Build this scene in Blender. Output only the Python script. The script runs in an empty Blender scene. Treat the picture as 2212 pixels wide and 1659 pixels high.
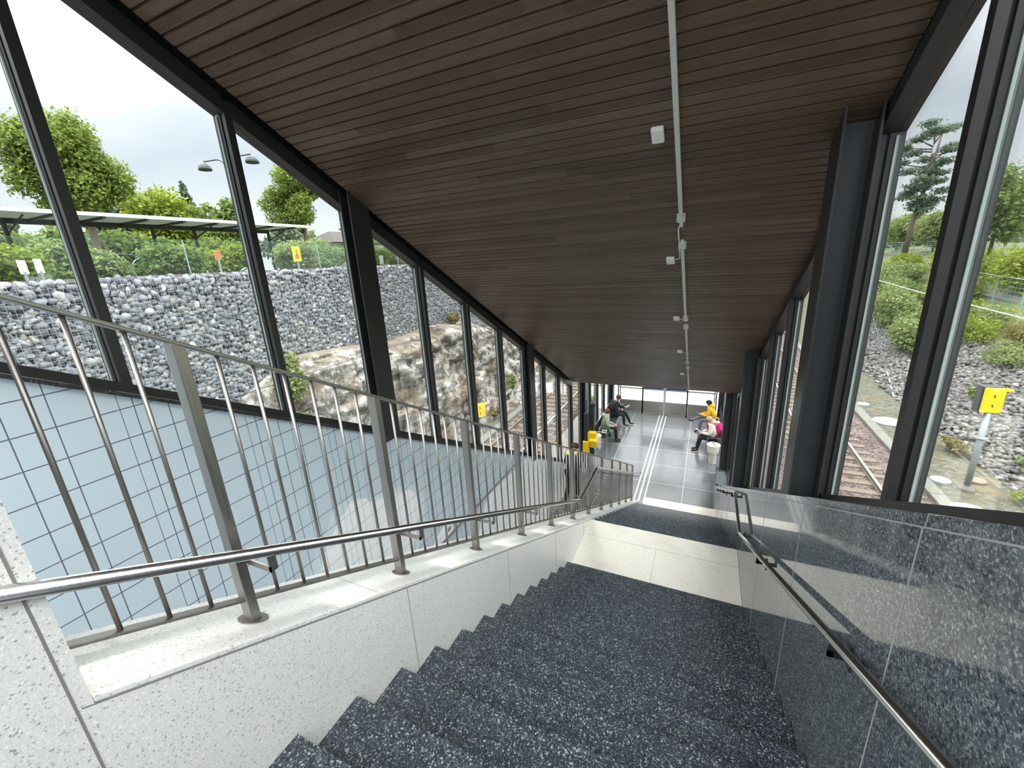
import bpy, bmesh, math, random
import numpy as np
from mathutils import Vector, Matrix, noise

SC = bpy.context.scene
COL = SC.collection
OUT = .52            # dims outdoor stone, soil and leaf colours to offset the raised exposure
rng = np.random.default_rng(7)
random.seed(7)
SL = 0.5423            # fall of the stair, the sills and the roof per metre of run

# ------------------------------------------------------------------ materials
class NT:
    def __init__(s, name):
        s.m = bpy.data.materials.new(name); s.m.use_nodes = True
        s.t = s.m.node_tree; s.t.nodes.clear()
        s.out = s.n('ShaderNodeOutputMaterial')
    def n(s, typ, **kw):
        nd = s.t.nodes.new(typ)
        for k, v in kw.items():
            if k.startswith('i_'):
                key = k[2:]
                key = int(key) if key.isdigit() else key.replace('_', ' ')
                nd.inputs[key].default_value = v
            else: setattr(nd, k, v)
        return nd
    def l(s, a, b): s.t.links.new(a, b)
    def pos(s, scale=(1, 1, 1)):
        tc = s.n('ShaderNodeTexCoord'); mp = s.n('ShaderNodeMapping')
        mp.inputs['Scale'].default_value = scale
        s.l(tc.outputs['Object'], mp.inputs['Vector']); return mp.outputs[0]
    def noise(s, scale, vec=None, detail=4, rough=.55):
        nd = s.n('ShaderNodeTexNoise'); nd.inputs['Scale'].default_value = scale
        nd.inputs['Detail'].default_value = detail; nd.inputs['Roughness'].default_value = rough
        s.l(vec if vec is not None else s.pos(), nd.inputs['Vector']); return nd.outputs['Fac']
    def voro(s, scale, vec=None, feature='F1'):
        nd = s.n('ShaderNodeTexVoronoi'); nd.inputs['Scale'].default_value = scale
        nd.feature = feature
        s.l(vec if vec is not None else s.pos(), nd.inputs['Vector']); return nd
    def ramp(s, fac, stops, interp='LINEAR'):
        nd = s.n('ShaderNodeValToRGB'); cr = nd.color_ramp; cr.interpolation = interp
        while len(cr.elements) < len(stops): cr.elements.new(.5)
        for e, (p, c) in zip(cr.elements, stops):
            e.position = p; e.color = (c, c, c, 1) if isinstance(c, (int, float)) else (*c, 1)
        s.l(fac, nd.inputs['Fac']); return nd.outputs['Color']
    def mix(s, fac, a, b, mode='MIX'):
        nd = s.n('ShaderNodeMix', data_type='RGBA', blend_type=mode)
        for v, i in ((fac, 0), (a, 6), (b, 7)):
            if isinstance(v, (int, float)): nd.inputs[i].default_value = v
            elif isinstance(v, tuple): nd.inputs[i].default_value = (*v, 1)
            else: s.l(v, nd.inputs[i])
        return nd.outputs[2]
    def math(s, op, a, b=None, c=None):
        nd = s.n('ShaderNodeMath', operation=op)
        for i, v in enumerate((a, b, c)):
            if v is None: continue
            if isinstance(v, (int, float)): nd.inputs[i].default_value = v
            else: s.l(v, nd.inputs[i])
        return nd.outputs[0]
    def bump(s, h, strength=.3, dist=.01):
        nd = s.n('ShaderNodeBump'); nd.inputs['Strength'].default_value = strength
        nd.inputs['Distance'].default_value = dist; s.l(h, nd.inputs['Height']); return nd.outputs[0]
    def pbr(s, base, rough=.5, metal=0., normal=None, coat=0., spec=None, trans=None):
        p = s.n('ShaderNodeBsdfPrincipled')
        for v, k in ((base, 'Base Color'), (rough, 'Roughness'), (metal, 'Metallic')):
            if isinstance(v, (int, float)): p.inputs[k].default_value = v
            elif isinstance(v, tuple): p.inputs[k].default_value = (*v, 1)
            else: s.l(v, p.inputs[k])
        if coat: p.inputs['Coat Weight'].default_value = coat; p.inputs['Coat Roughness'].default_value = .12
        if spec is not None: p.inputs['Specular IOR Level'].default_value = spec
        if normal is not None: s.l(normal, p.inputs['Normal'])
        s.l(p.outputs[0], s.out.inputs[0]); return p

def plain(name, col, rough=.5, metal=0., var=.12, scale=6., coat=0., spec=None):
    t = NT(name); f = t.noise(scale)
    c = t.mix(f, tuple(max(0, x * (1 - var)) for x in col), tuple(min(1, x * (1 + var)) for x in col))
    t.pbr(c, rough, metal, coat=coat, spec=spec); return t.m

def terrazzo(name, base, light, dark, scale, p_light, p_dark, rough, coat=0., var=.1, stain=None, bump=0.0, spec=None):
    t = NT(name); v = t.voro(scale); v2 = t.voro(scale * 2.3)
    sep = t.n('ShaderNodeSeparateColor'); t.l(v.outputs['Color'], sep.inputs[0])
    sep2 = t.n('ShaderNodeSeparateColor'); t.l(v2.outputs['Color'], sep2.inputs[0])
    f = t.noise(2.2)
    c = t.mix(f, tuple(x * (1 - var) for x in base), tuple(min(1, x * (1 + var)) for x in base))
    c = t.mix(t.math('MULTIPLY', sep2.outputs[1], .35), c, dark)
    c = t.mix(t.ramp(sep2.outputs[0], [(0, 0), (1 - p_light, 0), (1 - p_light + .01, .5), (1, .9)]), c, light)
    c = t.mix(t.ramp(sep.outputs[0], [(0, 0), (1 - p_light * .55, 0), (1 - p_light * .55 + .01, .6), (1, 1)]), c, light)
    c = t.mix(t.ramp(sep.outputs[1], [(0, 0), (1 - p_dark, 0), (1 - p_dark + .01, .55), (1, .85)]), c, dark)
    if stain:
        sx_ = t.n('ShaderNodeSeparateXYZ'); t.l(t.pos(), sx_.inputs[0])
        edge = t.ramp(t.math('ADD', t.math('MULTIPLY', sx_.outputs[0], -.60), t.math('MULTIPLY', t.noise(3.0, detail=6), .35)), [(.80, 0), (1.0, .30)])
        c = t.mix(edge, c, (.50, .36, .24))
        c = t.mix(t.ramp(t.noise(1.6, detail=6), [(0, 0), (.55, 0), (.8, .55), (1, .8)]), c, stain)
    t.pbr(c, rough, coat=coat, spec=spec); return t.m

M = {}
M['white_terrazzo'] = terrazzo('white_terrazzo', (.83, .825, .785), (.88, .87, .83), (.26, .26, .25), 210, .10, .06, .32, var=.05)
M['landing_stone'] = terrazzo('landing_stone', (.90, .865, .76), (.95, .93, .87), (.46, .43, .37), 150, .10, .04, .34, var=.06, stain=(.62, .55, .44))
M['dark_terrazzo'] = terrazzo('dark_terrazzo', (.032, .041, .056), (.36, .40, .41), (.012, .015, .020), 135, .16, .3, .42, var=.2)
M['granite'] = terrazzo('granite', (.105, .125, .138), (.36, .38, .39), (.022, .026, .036), 115, .15, .3, .05, var=.25, spec=.62)
M['ledge_stone'] = terrazzo('ledge_stone', (.030, .034, .038), (.12, .12, .12), (.010, .010, .012), 120, .10, .3, .12, var=.25)
M['groove'] = plain('groove', (.33, .34, .33), .8)
M['dark_joint'] = plain('dark_joint', (.22, .21, .20), .8)

def floor_mat():
    t = NT('platform_tiles'); p = t.pos()
    sp = t.n('ShaderNodeSeparateXYZ'); t.l(p, sp.inputs[0])
    def line(sock, off, per, w):
        a = t.math('FRACT', t.math('DIVIDE', t.math('SUBTRACT', sock, off), per))
        a = t.math('ABSOLUTE', t.math('SUBTRACT', a, .5))
        return t.math('GREATER_THAN', a, .5 - w / per)
    j = t.math('MAXIMUM', line(sp.outputs[0], -.255, 1.175, .006), line(sp.outputs[1], 13.45, 1.22, .006))
    v = t.voro(190); sep = t.n('ShaderNodeSeparateColor'); t.l(v.outputs['Color'], sep.inputs[0])
    c = t.mix(t.noise(1.3, detail=6), (.085, .092, .10), (.13, .138, .148))
    c = t.mix(t.ramp(sep.outputs[0], [(0, 0), (.84, 0), (.85, .35), (1, .75)]), c, (.30, .31, .32))
    c = t.mix(j, c, (.50, .52, .53))
    t.pbr(c, t.ramp(t.noise(2.5), [(.3, .12), (.7, .22)]), spec=.6)
    return t.m
M['floor'] = floor_mat()

def wood_mat():
    t = NT('stained_ceiling_boards'); p = t.pos()
    sp = t.n('ShaderNodeSeparateXYZ'); t.l(p, sp.inputs[0])
    row = t.math('FLOOR', t.math('DIVIDE', sp.outputs[1], .0743))
    colm = t.math('FLOOR', t.math('DIVIDE', t.math('ADD', sp.outputs[0], t.math('MULTIPLY', t.math('FRACT', t.math('MULTIPLY', row, .377)), 4.2)), 2.4))
    cb = t.n('ShaderNodeCombineXYZ'); t.l(row, cb.inputs[0]); t.l(colm, cb.inputs[1])
    wn = t.n('ShaderNodeTexWhiteNoise', noise_dimensions='3D'); t.l(cb.outputs[0], wn.inputs['Vector'])
    grain = t.noise(9, t.pos((.6, 14, 14)), detail=6)
    c = t.ramp(wn.outputs['Value'], [(0, (.094, .054, .029)), (.5, (.132, .083, .048)), (1, (.172, .121, .078))])
    c = t.mix(t.ramp(grain, [(.3, .55), (.75, 0)]), c, (.024, .016, .011))
    r = t.ramp(t.noise(4, t.pos((.4, 6, 6))), [(.3, .34), (.7, .50)])
    t.pbr(c, r, normal=t.bump(grain, .15, .002), spec=.55); return t.m
M['wood'] = wood_mat()
M['black_steel'] = plain('black_steel', (.020, .0205, .021), .42, 0, .25, 14, spec=.5)
M['grey_steel'] = plain('grey_steel', (.030, .036, .042), .36, 0, .25, 14, spec=.55)
M['rubber'] = plain('rubber', (.006, .006, .007), .6)
M['seal'] = plain('seal', (.34, .40, .38), .25)
def steel(name, col, rough):
    t = NT(name); f = t.noise(3, t.pos((60, 60, 3)))
    c = t.mix(f, tuple(x * .8 for x in col), tuple(min(1, x * 1.15) for x in col))
    t.pbr(c, t.ramp(f, [(.2, rough * .8), (.8, rough * 1.3)]), 1.0); return t.m
M['stainless'] = steel('stainless', (.36, .34, .315), .40)
M['handrail_steel'] = steel('handrail_steel', (.60, .59, .57), .20)
M['panel_steel'] = steel('panel_steel', (.44, .43, .39), .38)
M['door_frame'] = plain('door_frame', (.26, .255, .24), .4, .2)
M['galvanised'] = plain('galvanised', (.30, .33, .335), .5, .3)
M['channel_grey'] = plain('channel_grey', (.62, .65, .62), .5)
M['white_plastic'] = plain('white_plastic', (.82, .81, .77), .45)
M['white_paint'] = plain('white_paint', (.85, .86, .86), .5)
M['concrete'] = plain('concrete', (.15, .145, .125), .9, 0, .25, 9)
M['pale_concrete'] = plain('pale_concrete', (.18, .175, .155), .9, 0, .2, 5)
M['asphalt'] = plain('asphalt', (.42, .43, .44), .9, 0, .2, 1.2)
M['yellow'] = plain('yellow', (.85, .56, .012), .45)
M['rail_steel'] = plain('rail_steel', (.20, .15, .12), .6, .3)
M['rail_top'] = plain('rail_top', (.62, .60, .57), .3, .9)
M['sleeper'] = plain('sleeper', (.15, .115, .085), .9, 0, .3, 8)
M['blue_film'] = plain('blue_film', (.012, .022, .16), .4)
M['lamp_grey'] = plain('lamp_grey', (.035, .045, .045), .6)
M['mesh_wire'] = plain('mesh_wire', (.36, .37, .38), .5)
M['green_steel'] = plain('green_steel', (.22, .36, .33), .5)
M['roof_panel'] = plain('roof_panel', (.42, .42, .38), .6)
t = NT('translucent_roof'); a_ = t.n('ShaderNodeBsdfTranslucent'); a_.inputs[0].default_value = (.30, .315, .285, 1); b2 = t.n('ShaderNodeBsdfDiffuse'); b2.inputs[0].default_value = (.2, .21, .19, 1)
mx_ = t.n('ShaderNodeMixShader'); mx_.inputs[0].default_value = .4; t.l(a_.outputs[0], mx_.inputs[1]); t.l(b2.outputs[0], mx_.inputs[2]); t.l(mx_.outputs[0], t.out.inputs[0]); M['roof_panel'] = t.m
M['roof_tile'] = plain('roof_tile', (.035, .026, .020), .8)
M['house_wall'] = plain('house_wall', (.24, .22, .16), .8)
M['orange'] = plain('orange', (.50, .16, .05), .6)

def glass_mat(name, tint, refl=1.0):
    t = NT(name)
    tr = t.n('ShaderNodeBsdfTransparent'); tr.inputs[0].default_value = (*tint, 1)
    gl = t.n('ShaderNodeBsdfGlossy'); gl.inputs['Roughness'].default_value = .015
    gl.inputs['Color'].default_value = (1, 1, 1, 1)
    fr = t.n('ShaderNodeFresnel'); fr.inputs['IOR'].default_value = 1.38
    mx = t.n('ShaderNodeMixShader'); t.l(t.math('MULTIPLY', fr.outputs[0], refl), mx.inputs[0])
    t.l(tr.outputs[0], mx.inputs[1]); t.l(gl.outputs[0], mx.inputs[2]); t.l(mx.outputs[0], t.out.inputs[0])
    return t.m
M['glass'] = glass_mat('glass', (.955, .975, .97), .32)
M['balustrade_glass'] = glass_mat('balustrade_glass', (.90, .95, .935), .8)

def tile_mat(name, base, grout):
    t = NT(name); p = t.pos(); sp = t.n('ShaderNodeSeparateXYZ'); t.l(p, sp.inputs[0])
    def line(sock, off, per, w):
        a = t.math('FRACT', t.math('DIVIDE', t.math('SUBTRACT', sock, off), per))
        a = t.math('ABSOLUTE', t.math('SUBTRACT', a, .5))
        return t.math('GREATER_THAN', a, .5 - w / per)
    g = t.math('MAXIMUM', line(sp.outputs[2], -.598, .2053, .0036), line(sp.outputs[1], .751, .195, .0032))
    g = t.math('MAXIMUM', g, line(sp.outputs[1], .868, .39, .0022))
    c = t.mix(t.noise(1.2), tuple(x * .95 for x in base), tuple(min(1, x * 1.05) for x in base))
    c = t.mix(g, c, grout); t.pbr(c, .22, spec=.4); return t.m
M['blue_tile'] = tile_mat('blue_tile', (.565, .67, .73), (.13, .13, .20))
M['white_tile'] = tile_mat('white_tile', (.92, .93, .94), (.45, .47, .53))
M['pale_tile'] = tile_mat('pale_tile', (.66, .76, .80), (.22, .24, .30))
M['line_tile'] = plain('line_tile', (.22, .23, .26), .3)

def stone_mat(name, stops, rough=.85, extra=.3, scale=14):
    t = NT(name); g = t.n('ShaderNodeNewGeometry')
    c = t.ramp(g.outputs['Random Per Island'], [(p, tuple(v * OUT for v in q)) for p, q in stops])
    c = t.mix(t.math('MULTIPLY', t.noise(scale, detail=5), extra), c, (.08, .08, .08))
    t.pbr(c, rough); return t.m
M['gabion_stone'] = stone_mat('gabion_stone', [(0, (.17, .185, .21)), (.3, (.34, .365, .40)), (.6, (.52, .55, .59)), (.8, (.56, .53, .50)), (.87, (.44, .41, .43)), (1, (1.0, 1.0, .98))], scale=9, extra=.22)
M['slope_stone'] = stone_mat('slope_stone', [(0, (.13, .13, .12)), (.5, (.25, .24, .225)), (.85, (.36, .34, .30)), (1, (.56, .54, .50))])
M['ballast_stone'] = stone_mat('ballast_stone', [(0, (.15, .10, .085)), (.5, (.28, .20, .175)), (1, (.42, .33, .29))])

def ground_mat(name, cols, scale, bump=.6):
    t = NT(name); v = t.voro(scale); cols = [tuple(u * OUT for u in q) for q in cols]
    sep = t.n('ShaderNodeSeparateColor'); t.l(v.outputs['Color'], sep.inputs[0])
    c = t.ramp(sep.outputs[0], [(i / (len(cols) - 1), c) for i, c in enumerate(cols)])
    c = t.mix(t.ramp(t.noise(.9, detail=6), [(.4, 0), (.7, .6)]), c, tuple(x * .7 for x in cols[0]))
    t.pbr(c, .95, normal=t.bump(v.outputs['Distance'], bump, .03)); return t.m
M['ballast'] = ground_mat('ballast', [(.12, .08, .07), (.24, .17, .15), (.36, .28, .25)], 16)
M['gravel'] = ground_mat('gravel', [(.09, .10, .07), (.17, .17, .135), (.26, .25, .22)], 12)
M['verge'] = ground_mat('verge', [(.10, .13, .05), (.20, .20, .10), (.27, .24, .15)], 7)
def soil_mat():
    t = NT('bank_soil'); p = t.pos(); sp = t.n('ShaderNodeSeparateXYZ'); t.l(p, sp.inputs[0])
    v = t.voro(9); sep = t.n('ShaderNodeSeparateColor'); t.l(v.outputs['Color'], sep.inputs[0])
    a = t.mix(t.ramp(t.noise(1.7, detail=6), [(.45, 0), (.62, .8)]), t.ramp(sep.outputs[0], [(0, (.040, .048, .024)), (.5, (.075, .075, .05)), (1, (.125, .12, .10))]), (.105, .085, .045))
    g = t.ramp(t.noise(3, detail=7), [(.3, (.055, .085, .02)), (.5, (.12, .15, .045)), (.7, (.19, .16, .08))])
    f = t.math('ADD', sp.outputs[0], t.math('MULTIPLY', t.noise(.5), 2.4))
    c = t.mix(t.ramp(t.math('MULTIPLY', f, .05), [(.66, 0), (.70, 1)]), a, g)
    t.pbr(c, .95, normal=t.bump(v.outputs['Distance'], .6, .03)); return t.m
M['bank_soil'] = soil_mat()
M['upper_ground'] = ground_mat('upper_ground', [(.08, .12, .03), (.14, .18, .06), (.22, .21, .11)], 5)

def rock_mat():
    t = NT('lichen_rock'); p = t.pos()
    n1 = t.noise(2.6, p, 9, .68); n2 = t.noise(.8, p, 5); n3 = t.noise(7, p, 8, .7)
    c = t.ramp(n1, [(.36, (.10, .09, .075)), (.46, (.27, .25, .21)), (.51, (.48, .46, .41)), (.56, (.95, .94, .90)), (.8, (1.0, 1.0, .96))])
    c = t.mix(t.ramp(n2, [(.50, 0), (.62, .7)]), c, (.36, .26, .16))
    c = t.mix(t.ramp(n3, [(.52, 0), (.68, .55)]), c, (.10, .095, .08))
    g = t.n('ShaderNodeNewGeometry'); sp = t.n('ShaderNodeSeparateXYZ'); t.l(g.outputs['True Normal'], sp.inputs[0])
    c = t.mix(t.ramp(sp.outputs[2], [(.82, 0), (.96, .7)]), c, (.56, .47, .36))
    c = t.mix(1.0, c, (OUT * .74, OUT * .72, OUT * .69), 'MULTIPLY')
    t.pbr(c, .9, normal=t.bump(n1, .8, .08)); return t.m
M['rock'] = rock_mat()

def leaf_mat(name, dark, light, trans=.4):
    t = NT(name); g = t.n('ShaderNodeNewGeometry'); dark = tuple(v * OUT * 1.1 for v in dark); light = tuple(v * OUT * 1.1 for v in light)
    c = t.ramp(g.outputs['Random Per Island'], [(0, dark), (.6, tuple((a + b) / 2 for a, b in zip(dark, light))), (1, light)])
    d = t.n('ShaderNodeBsdfDiffuse'); tl = t.n('ShaderNodeBsdfTranslucent')
    t.l(c, d.inputs[0]); t.l(c, tl.inputs[0])
    mx = t.n('ShaderNodeMixShader'); mx.inputs[0].default_value = trans
    t.l(d.outputs[0], mx.inputs[1]); t.l(tl.outputs[0], mx.inputs[2]); t.l(mx.outputs[0], t.out.inputs[0]); return t.m
M['leaf_maple'] = leaf_mat('leaf_maple', (.20, .28, .05), (.46, .56, .16))
M['leaf_green'] = leaf_mat('leaf_green', (.17, .26, .07), (.42, .52, .18))
M['leaf_yellow'] = leaf_mat('leaf_yellow', (.24, .32, .03), (.50, .58, .13))
M['leaf_hedge'] = leaf_mat('leaf_hedge', (.24, .33, .11), (.56, .63, .28))
M['leaf_pine'] = leaf_mat('leaf_pine', (.13, .19, .12), (.30, .37, .25), .3)
M['leaf_dry'] = leaf_mat('leaf_dry', (.24, .22, .08), (.45, .40, .17))
M['flower'] = leaf_mat('flower', (.55, .42, .02), (.85, .70, .10))
M['bark'] = plain('bark', (.12, .09, .07), .9, 0, .3, 5)
# clothes and people
def cloth(name, col): return plain(name, col, .85, 0, .18, 18)
M['skin'] = plain('skin', (.55, .33, .25), .5, 0, .06, 30)
for k, c in dict(navy_cloth=(.012, .014, .022), black_cloth=(.008, .008, .010), sage_cloth=(.33, .36, .27), forest_cloth=(.010, .045, .035),
                 mustard_cloth=(.72, .40, .012), grey_denim=(.14, .15, .20), cream_cloth=(.72, .68, .60), pink_cloth=(.60, .012, .16),
                 neon_cloth=(.72, .95, .02), brown_hair=(.06, .028, .018), black_hair=(.008, .008, .010), red_hair=(.11, .022, .012),
                 blond_hair=(.40, .31, .19), brown_leather=(.035, .02, .016), grey_cloth=(.30, .31, .34), fur_cloth=(.42, .38, .27),
                 white_cloth=(.78, .77, .74), lips=(.35, .10, .09)).items(): M[k] = cloth(k, c)
M['screen'] = plain('screen', (.55, .57, .6), .2)
M['phone_black'] = plain('phone_black', (.01, .01, .012), .25)
def bag_mat():
    t = NT('clear_bag'); tr = t.n('ShaderNodeBsdfTransparent'); tr.inputs[0].default_value = (.95, .95, .93, 1)
    d = t.pbr((.80, .78, .72), .35); mx = t.n('ShaderNodeMixShader'); mx.inputs[0].default_value = .62
    t.l(tr.outputs[0], mx.inputs[1]); t.l(d.outputs[0], mx.inputs[2]); t.l(mx.outputs[0], t.out.inputs[0]); return t.m
M['clear_bag'] = bag_mat()
M['lamp_glow'] = None
t = NT('lamp_glow'); e = t.n('ShaderNodeEmission'); e.inputs[0].default_value = (1, .93, .78, 1); e.inputs[1].default_value = 6
t.l(e.outputs[0], t.out.inputs[0]); M['lamp_glow'] = t.m

# ------------------------------------------------------------------ mesh helpers
class MB:
    def __init__(s): s.v = []; s.f = []
    def add(s, vs, fs):
        b = len(s.v); s.v += [tuple(p) for p in vs]; s.f += [tuple(b + i for i in f) for f in fs]; return s
    def hexa(s, p):     # 8 points, bottom ring then top ring
        return s.add(p, [(3, 2, 1, 0), (4, 5, 6, 7), (0, 1, 5, 4), (1, 2, 6, 5), (2, 3, 7, 6), (3, 0, 4, 7)])
    def box(s, x0, x1, y0, y1, z0, z1):
        return s.hexa([(x0, y0, z0), (x1, y0, z0), (x1, y1, z0), (x0, y1, z0), (x0, y0, z1), (x1, y0, z1), (x1, y1, z1), (x0, y1, z1)])
    def sbox(s, x0, x1, y0, y1, c0, c1, k=SL):   # box whose z follows the fall: z = c - k*y
        return s.hexa([(x, y, c - k * y) for c in (c0, c1) for x, y in ((x0, y0), (x1, y0), (x1, y1), (x0, y1))])
    def exx(s, poly, x0, x1):   # polygon in (y, z), extruded along x
        n = len(poly)
        vs = [(x0, y, z) for y, z in poly] + [(x1, y, z) for y, z in poly]
        return s.add(vs, [tuple(range(n)), tuple(range(2 * n - 1, n - 1, -1))] + [(i, n + i, n + (i + 1) % n, (i + 1) % n) for i in range(n)])
    def exz(s, poly, z0, z1):
        n = len(poly)
        vs = [(x, y, z0) for x, y in poly] + [(x, y, z1) for x, y in poly]
        return s.add(vs, [tuple(range(n - 1, -1, -1)), tuple(range(n, 2 * n))] + [(i, (i + 1) % n, n + (i + 1) % n, n + i) for i in range(n)])
    def tube(s, pts, r, n=8, caps=True):
        pts = [Vector(p) for p in pts]; rs = r if isinstance(r, (list, tuple)) else [r] * len(pts)
        b = len(s.v); up = None
        for i, p in enumerate(pts):
            d = (pts[min(i + 1, len(pts) - 1)] - pts[max(i - 1, 0)]).normalized()
            if up is None: up = d.orthogonal().normalized()
            else: up = (up - d * up.dot(d)).normalized()
            w = d.cross(up)
            s.v += [tuple(p + (up * math.cos(2 * math.pi * k / n) + w * math.sin(2 * math.pi * k / n)) * rs[i]) for k in range(n)]
        for i in range(len(pts) - 1):
            for k in range(n):
                s.f.append((b + i * n + k, b + i * n + (k + 1) % n, b + (i + 1) * n + (k + 1) % n, b + (i + 1) * n + k))
        if caps:
            s.f.append(tuple(b + k for k in range(n - 1, -1, -1))); s.f.append(tuple(b + (len(pts) - 1) * n + k for k in range(n)))
        return s
    def lathe(s, prof, c, n=20, sx=1, sy=1):
        b = len(s.v)
        for r, z in prof: s.v += [(c[0] + r * sx * math.cos(2 * math.pi * k / n), c[1] + r * sy * math.sin(2 * math.pi * k / n), c[2] + z) for k in range(n)]
        for i in range(len(prof) - 1):
            for k in range(n): s.f.append((b + i * n + k, b + i * n + (k + 1) % n, b + (i + 1) * n + (k + 1) % n, b + (i + 1) * n + k))
        s.f.append(tuple(b + k for k in range(n - 1, -1, -1))); s.f.append(tuple(b + (len(prof) - 1) * n + k for k in range(n)))
        return s
    def ball(s, c, r, n=12, m=8, zmin=-1., zmax=1.):
        rx, ry, rz = r if isinstance(r, (tuple, list)) else (r, r, r)
        prof = []
        for i in range(m + 1):
            a = math.asin(zmin) + (math.asin(zmax) - math.asin(zmin)) * i / m
            prof.append((max(math.cos(a), .01), math.sin(a) * rz))
        b0 = len(s.v); s.lathe([(p, z) for p, z in prof], (0, 0, 0), n, rx, ry)
        s.v[b0:] = [(c[0] + x, c[1] + y, c[2] + z) for x, y, z in s.v[b0:]]
        return s
    def xf(s, mat): s.v = [tuple(mat @ Vector(p)) for p in s.v]; return s

WL = {}
def finish(o, parent):
    COL.objects.link(o)
    if parent is not None: o.parent = parent
def wloc(p):
    v = Vector((0, 0, 0))
    while p is not None: v += p.location; p = p.parent
    return v
def build(name, mb, mat, parent=None, smooth=False, bevel=0., world=True):
    me = bpy.data.meshes.new(name)
    off = wloc(parent) if (parent is not None and world) else Vector((0, 0, 0))
    me.from_pydata([(x - off.x, y - off.y, z - off.z) for x, y, z in mb.v], [], mb.f)
    bm = bmesh.new(); bm.from_mesh(me); bmesh.ops.recalc_face_normals(bm, faces=bm.faces); bm.to_mesh(me); bm.free()
    me.materials.append(mat); me.update()
    if smooth: me.polygons.foreach_set('use_smooth', [True] * len(me.polygons))
    o = bpy.data.objects.new(name, me); finish(o, parent)
    if bevel:
        b = o.modifiers.new('bevel', 'BEVEL'); b.width = bevel; b.segments = 2; b.limit_method = 'ANGLE'
    return o
def arr_mesh(name, V, F, mat, parent=None, smooth=False):
    """V (n,3), F (m,k) arrays."""
    me = bpy.data.meshes.new(name); V = np.asarray(V, np.float32); F = np.asarray(F, np.int32)
    if parent is not None: V = V - np.array(wloc(parent), np.float32)
    k = F.shape[1]
    me.vertices.add(len(V)); me.vertices.foreach_set('co', V.ravel())
    me.loops.add(F.size); me.loops.foreach_set('vertex_index', F.ravel())
    me.polygons.add(len(F)); me.polygons.foreach_set('loop_start', np.arange(0, F.size, k, dtype=np.int32))
    me.update(calc_edges=True); me.validate(); me.materials.append(mat)
    if smooth: me.polygons.foreach_set('use_smooth', [True] * len(me.polygons))
    o = bpy.data.objects.new(name, me); finish(o, parent); return o
def tag(o, label, cat, group=None):
    o['label'] = label; o['category'] = cat
    if group: o['group'] = group
    return o
def thing(name, loc, label, cat, group=None):
    o = bpy.data.objects.new(name, None); o.location = loc; o.empty_display_size = .1
    COL.objects.link(o); return tag(o, label, cat, group)
def struct(o): o['kind'] = 'structure'; return o
def stuff(o): o['kind'] = 'stuff'; return o
def node(name, loc):
    o = bpy.data.objects.new(name, None); o.location = loc; COL.objects.link(o); return o

# ------------------------------------------------------------------ camera
cam = bpy.data.cameras.new('camera'); co = bpy.data.objects.new('camera', cam); COL.objects.link(co)
R = Matrix(((.90763841, .416034536, -.055747477), (.069245442, -.279394723, -.957676176), (-.414001914, .865363423, -.282397878)))
rot = Matrix((R[0], -R[1], -R[2])).transposed()
co.matrix_world = rot.to_4x4(); cam.sensor_width = 36; cam.lens = 892.42446 / 2212 * 36
cam.clip_start = .02; cam.clip_end = 600; SC.camera = co

# ------------------------------------------------------------------ floors and walls
PF = -6.873      # platform level
Y1, Z1 = 4.307, -3.77       # last nosing of the upper flight
TR, RI = .30, .1627
XL, XR = -1.415, .612
mb = MB().box(-3.76, 1.06, -3, 18.42, PF - .35, PF)
struct(build('floor', mb, M['floor']))
mb = MB().box(-1.27, XR, 10.64, 11.27, PF, PF + .004)
struct(build('trim_1', mb, M['landing_stone']))
for i, x in enumerate((-1.54, -1.405, -1.27)):           # raised guide strips in the floor
    mb = MB(); y = 11.02 if x < -1.5 else 10.98
    while y < 18.0:
        mb.box(x - .017, x + .017, y, y + .285, PF, PF + .006); y += .3
    struct(build('trim_%d' % (i + 2), mb, M['white_paint']))

# left wall under the sill (blue tile) with its inlaid picture
top = -.018
def zs(c, y): return c - SL * y
mb = MB().exx([(-3, PF), (11.4, PF), (11.4, zs(top, 11.4)), (-3, zs(top, -3))], -3.75, -3.53)
wl = struct(build('wall_left', mb, M['blue_tile']))
def inlay(name, poly, mat, d): build(name, MB().exx(poly, -3.5295, -3.53 + d), mat, wl)
blob = [(2.20, -3.9), (2.35, -3.2), (2.431, -2.95), (2.52, -2.83), (2.644, -2.72), (2.757, -2.61), (2.85, -2.59), (2.90, -2.53), (2.976, -2.522), (3.063, -2.56), (3.16, -2.60), (3.21, -2.69), (3.274, -2.73), (3.331, -2.72), (3.455, -2.76), (3.605, -2.80), (3.723, -2.84), (3.823, -2.87), (3.908, -2.905), (4.004, -3.0), (4.05, -3.128), (4.05, -3.278), (4.03, -3.414), (3.97, -3.50), (3.94, -3.63), (3.861, -3.725), (3.775, -3.82), (3.7, -4.3), (2.3, -4.5)]
inlay('cloud_tiles', blob, M['white_tile'], .003)
halo = [(2.10, -3.9), (2.18, -3.2), (2.3, -2.95), (2.45, -2.72), (2.58, -2.66), (2.66, -2.50), (2.80, -2.47), (2.95, -2.46), (3.1, -2.55), (3.2, -2.62), (3.5, -2.7), (3.9, -2.82), (4.1, -2.95), (4.2, -3.2), (4.15, -3.6), (3.9, -4.0), (3.7, -4.3), (2.3, -4.5)]
inlay('cloud_edge_tiles', halo, M['pale_tile'], .002)
inlay('lower_tiles', [(6.05, -4.22), (8.0, -4.36), (11.38, zs(top, 11.38) - .02), (11.38, PF + .02), (4.9, PF + .02), (5.2, -5.2), (5.7, -4.6)], M['white_tile'], .003)
inlay('horizon_band', [(4.3, -4.24), (7.42, -4.24), (7.42, -4.18), (4.3, -4.17)], M['line_tile'], .004)
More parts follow.
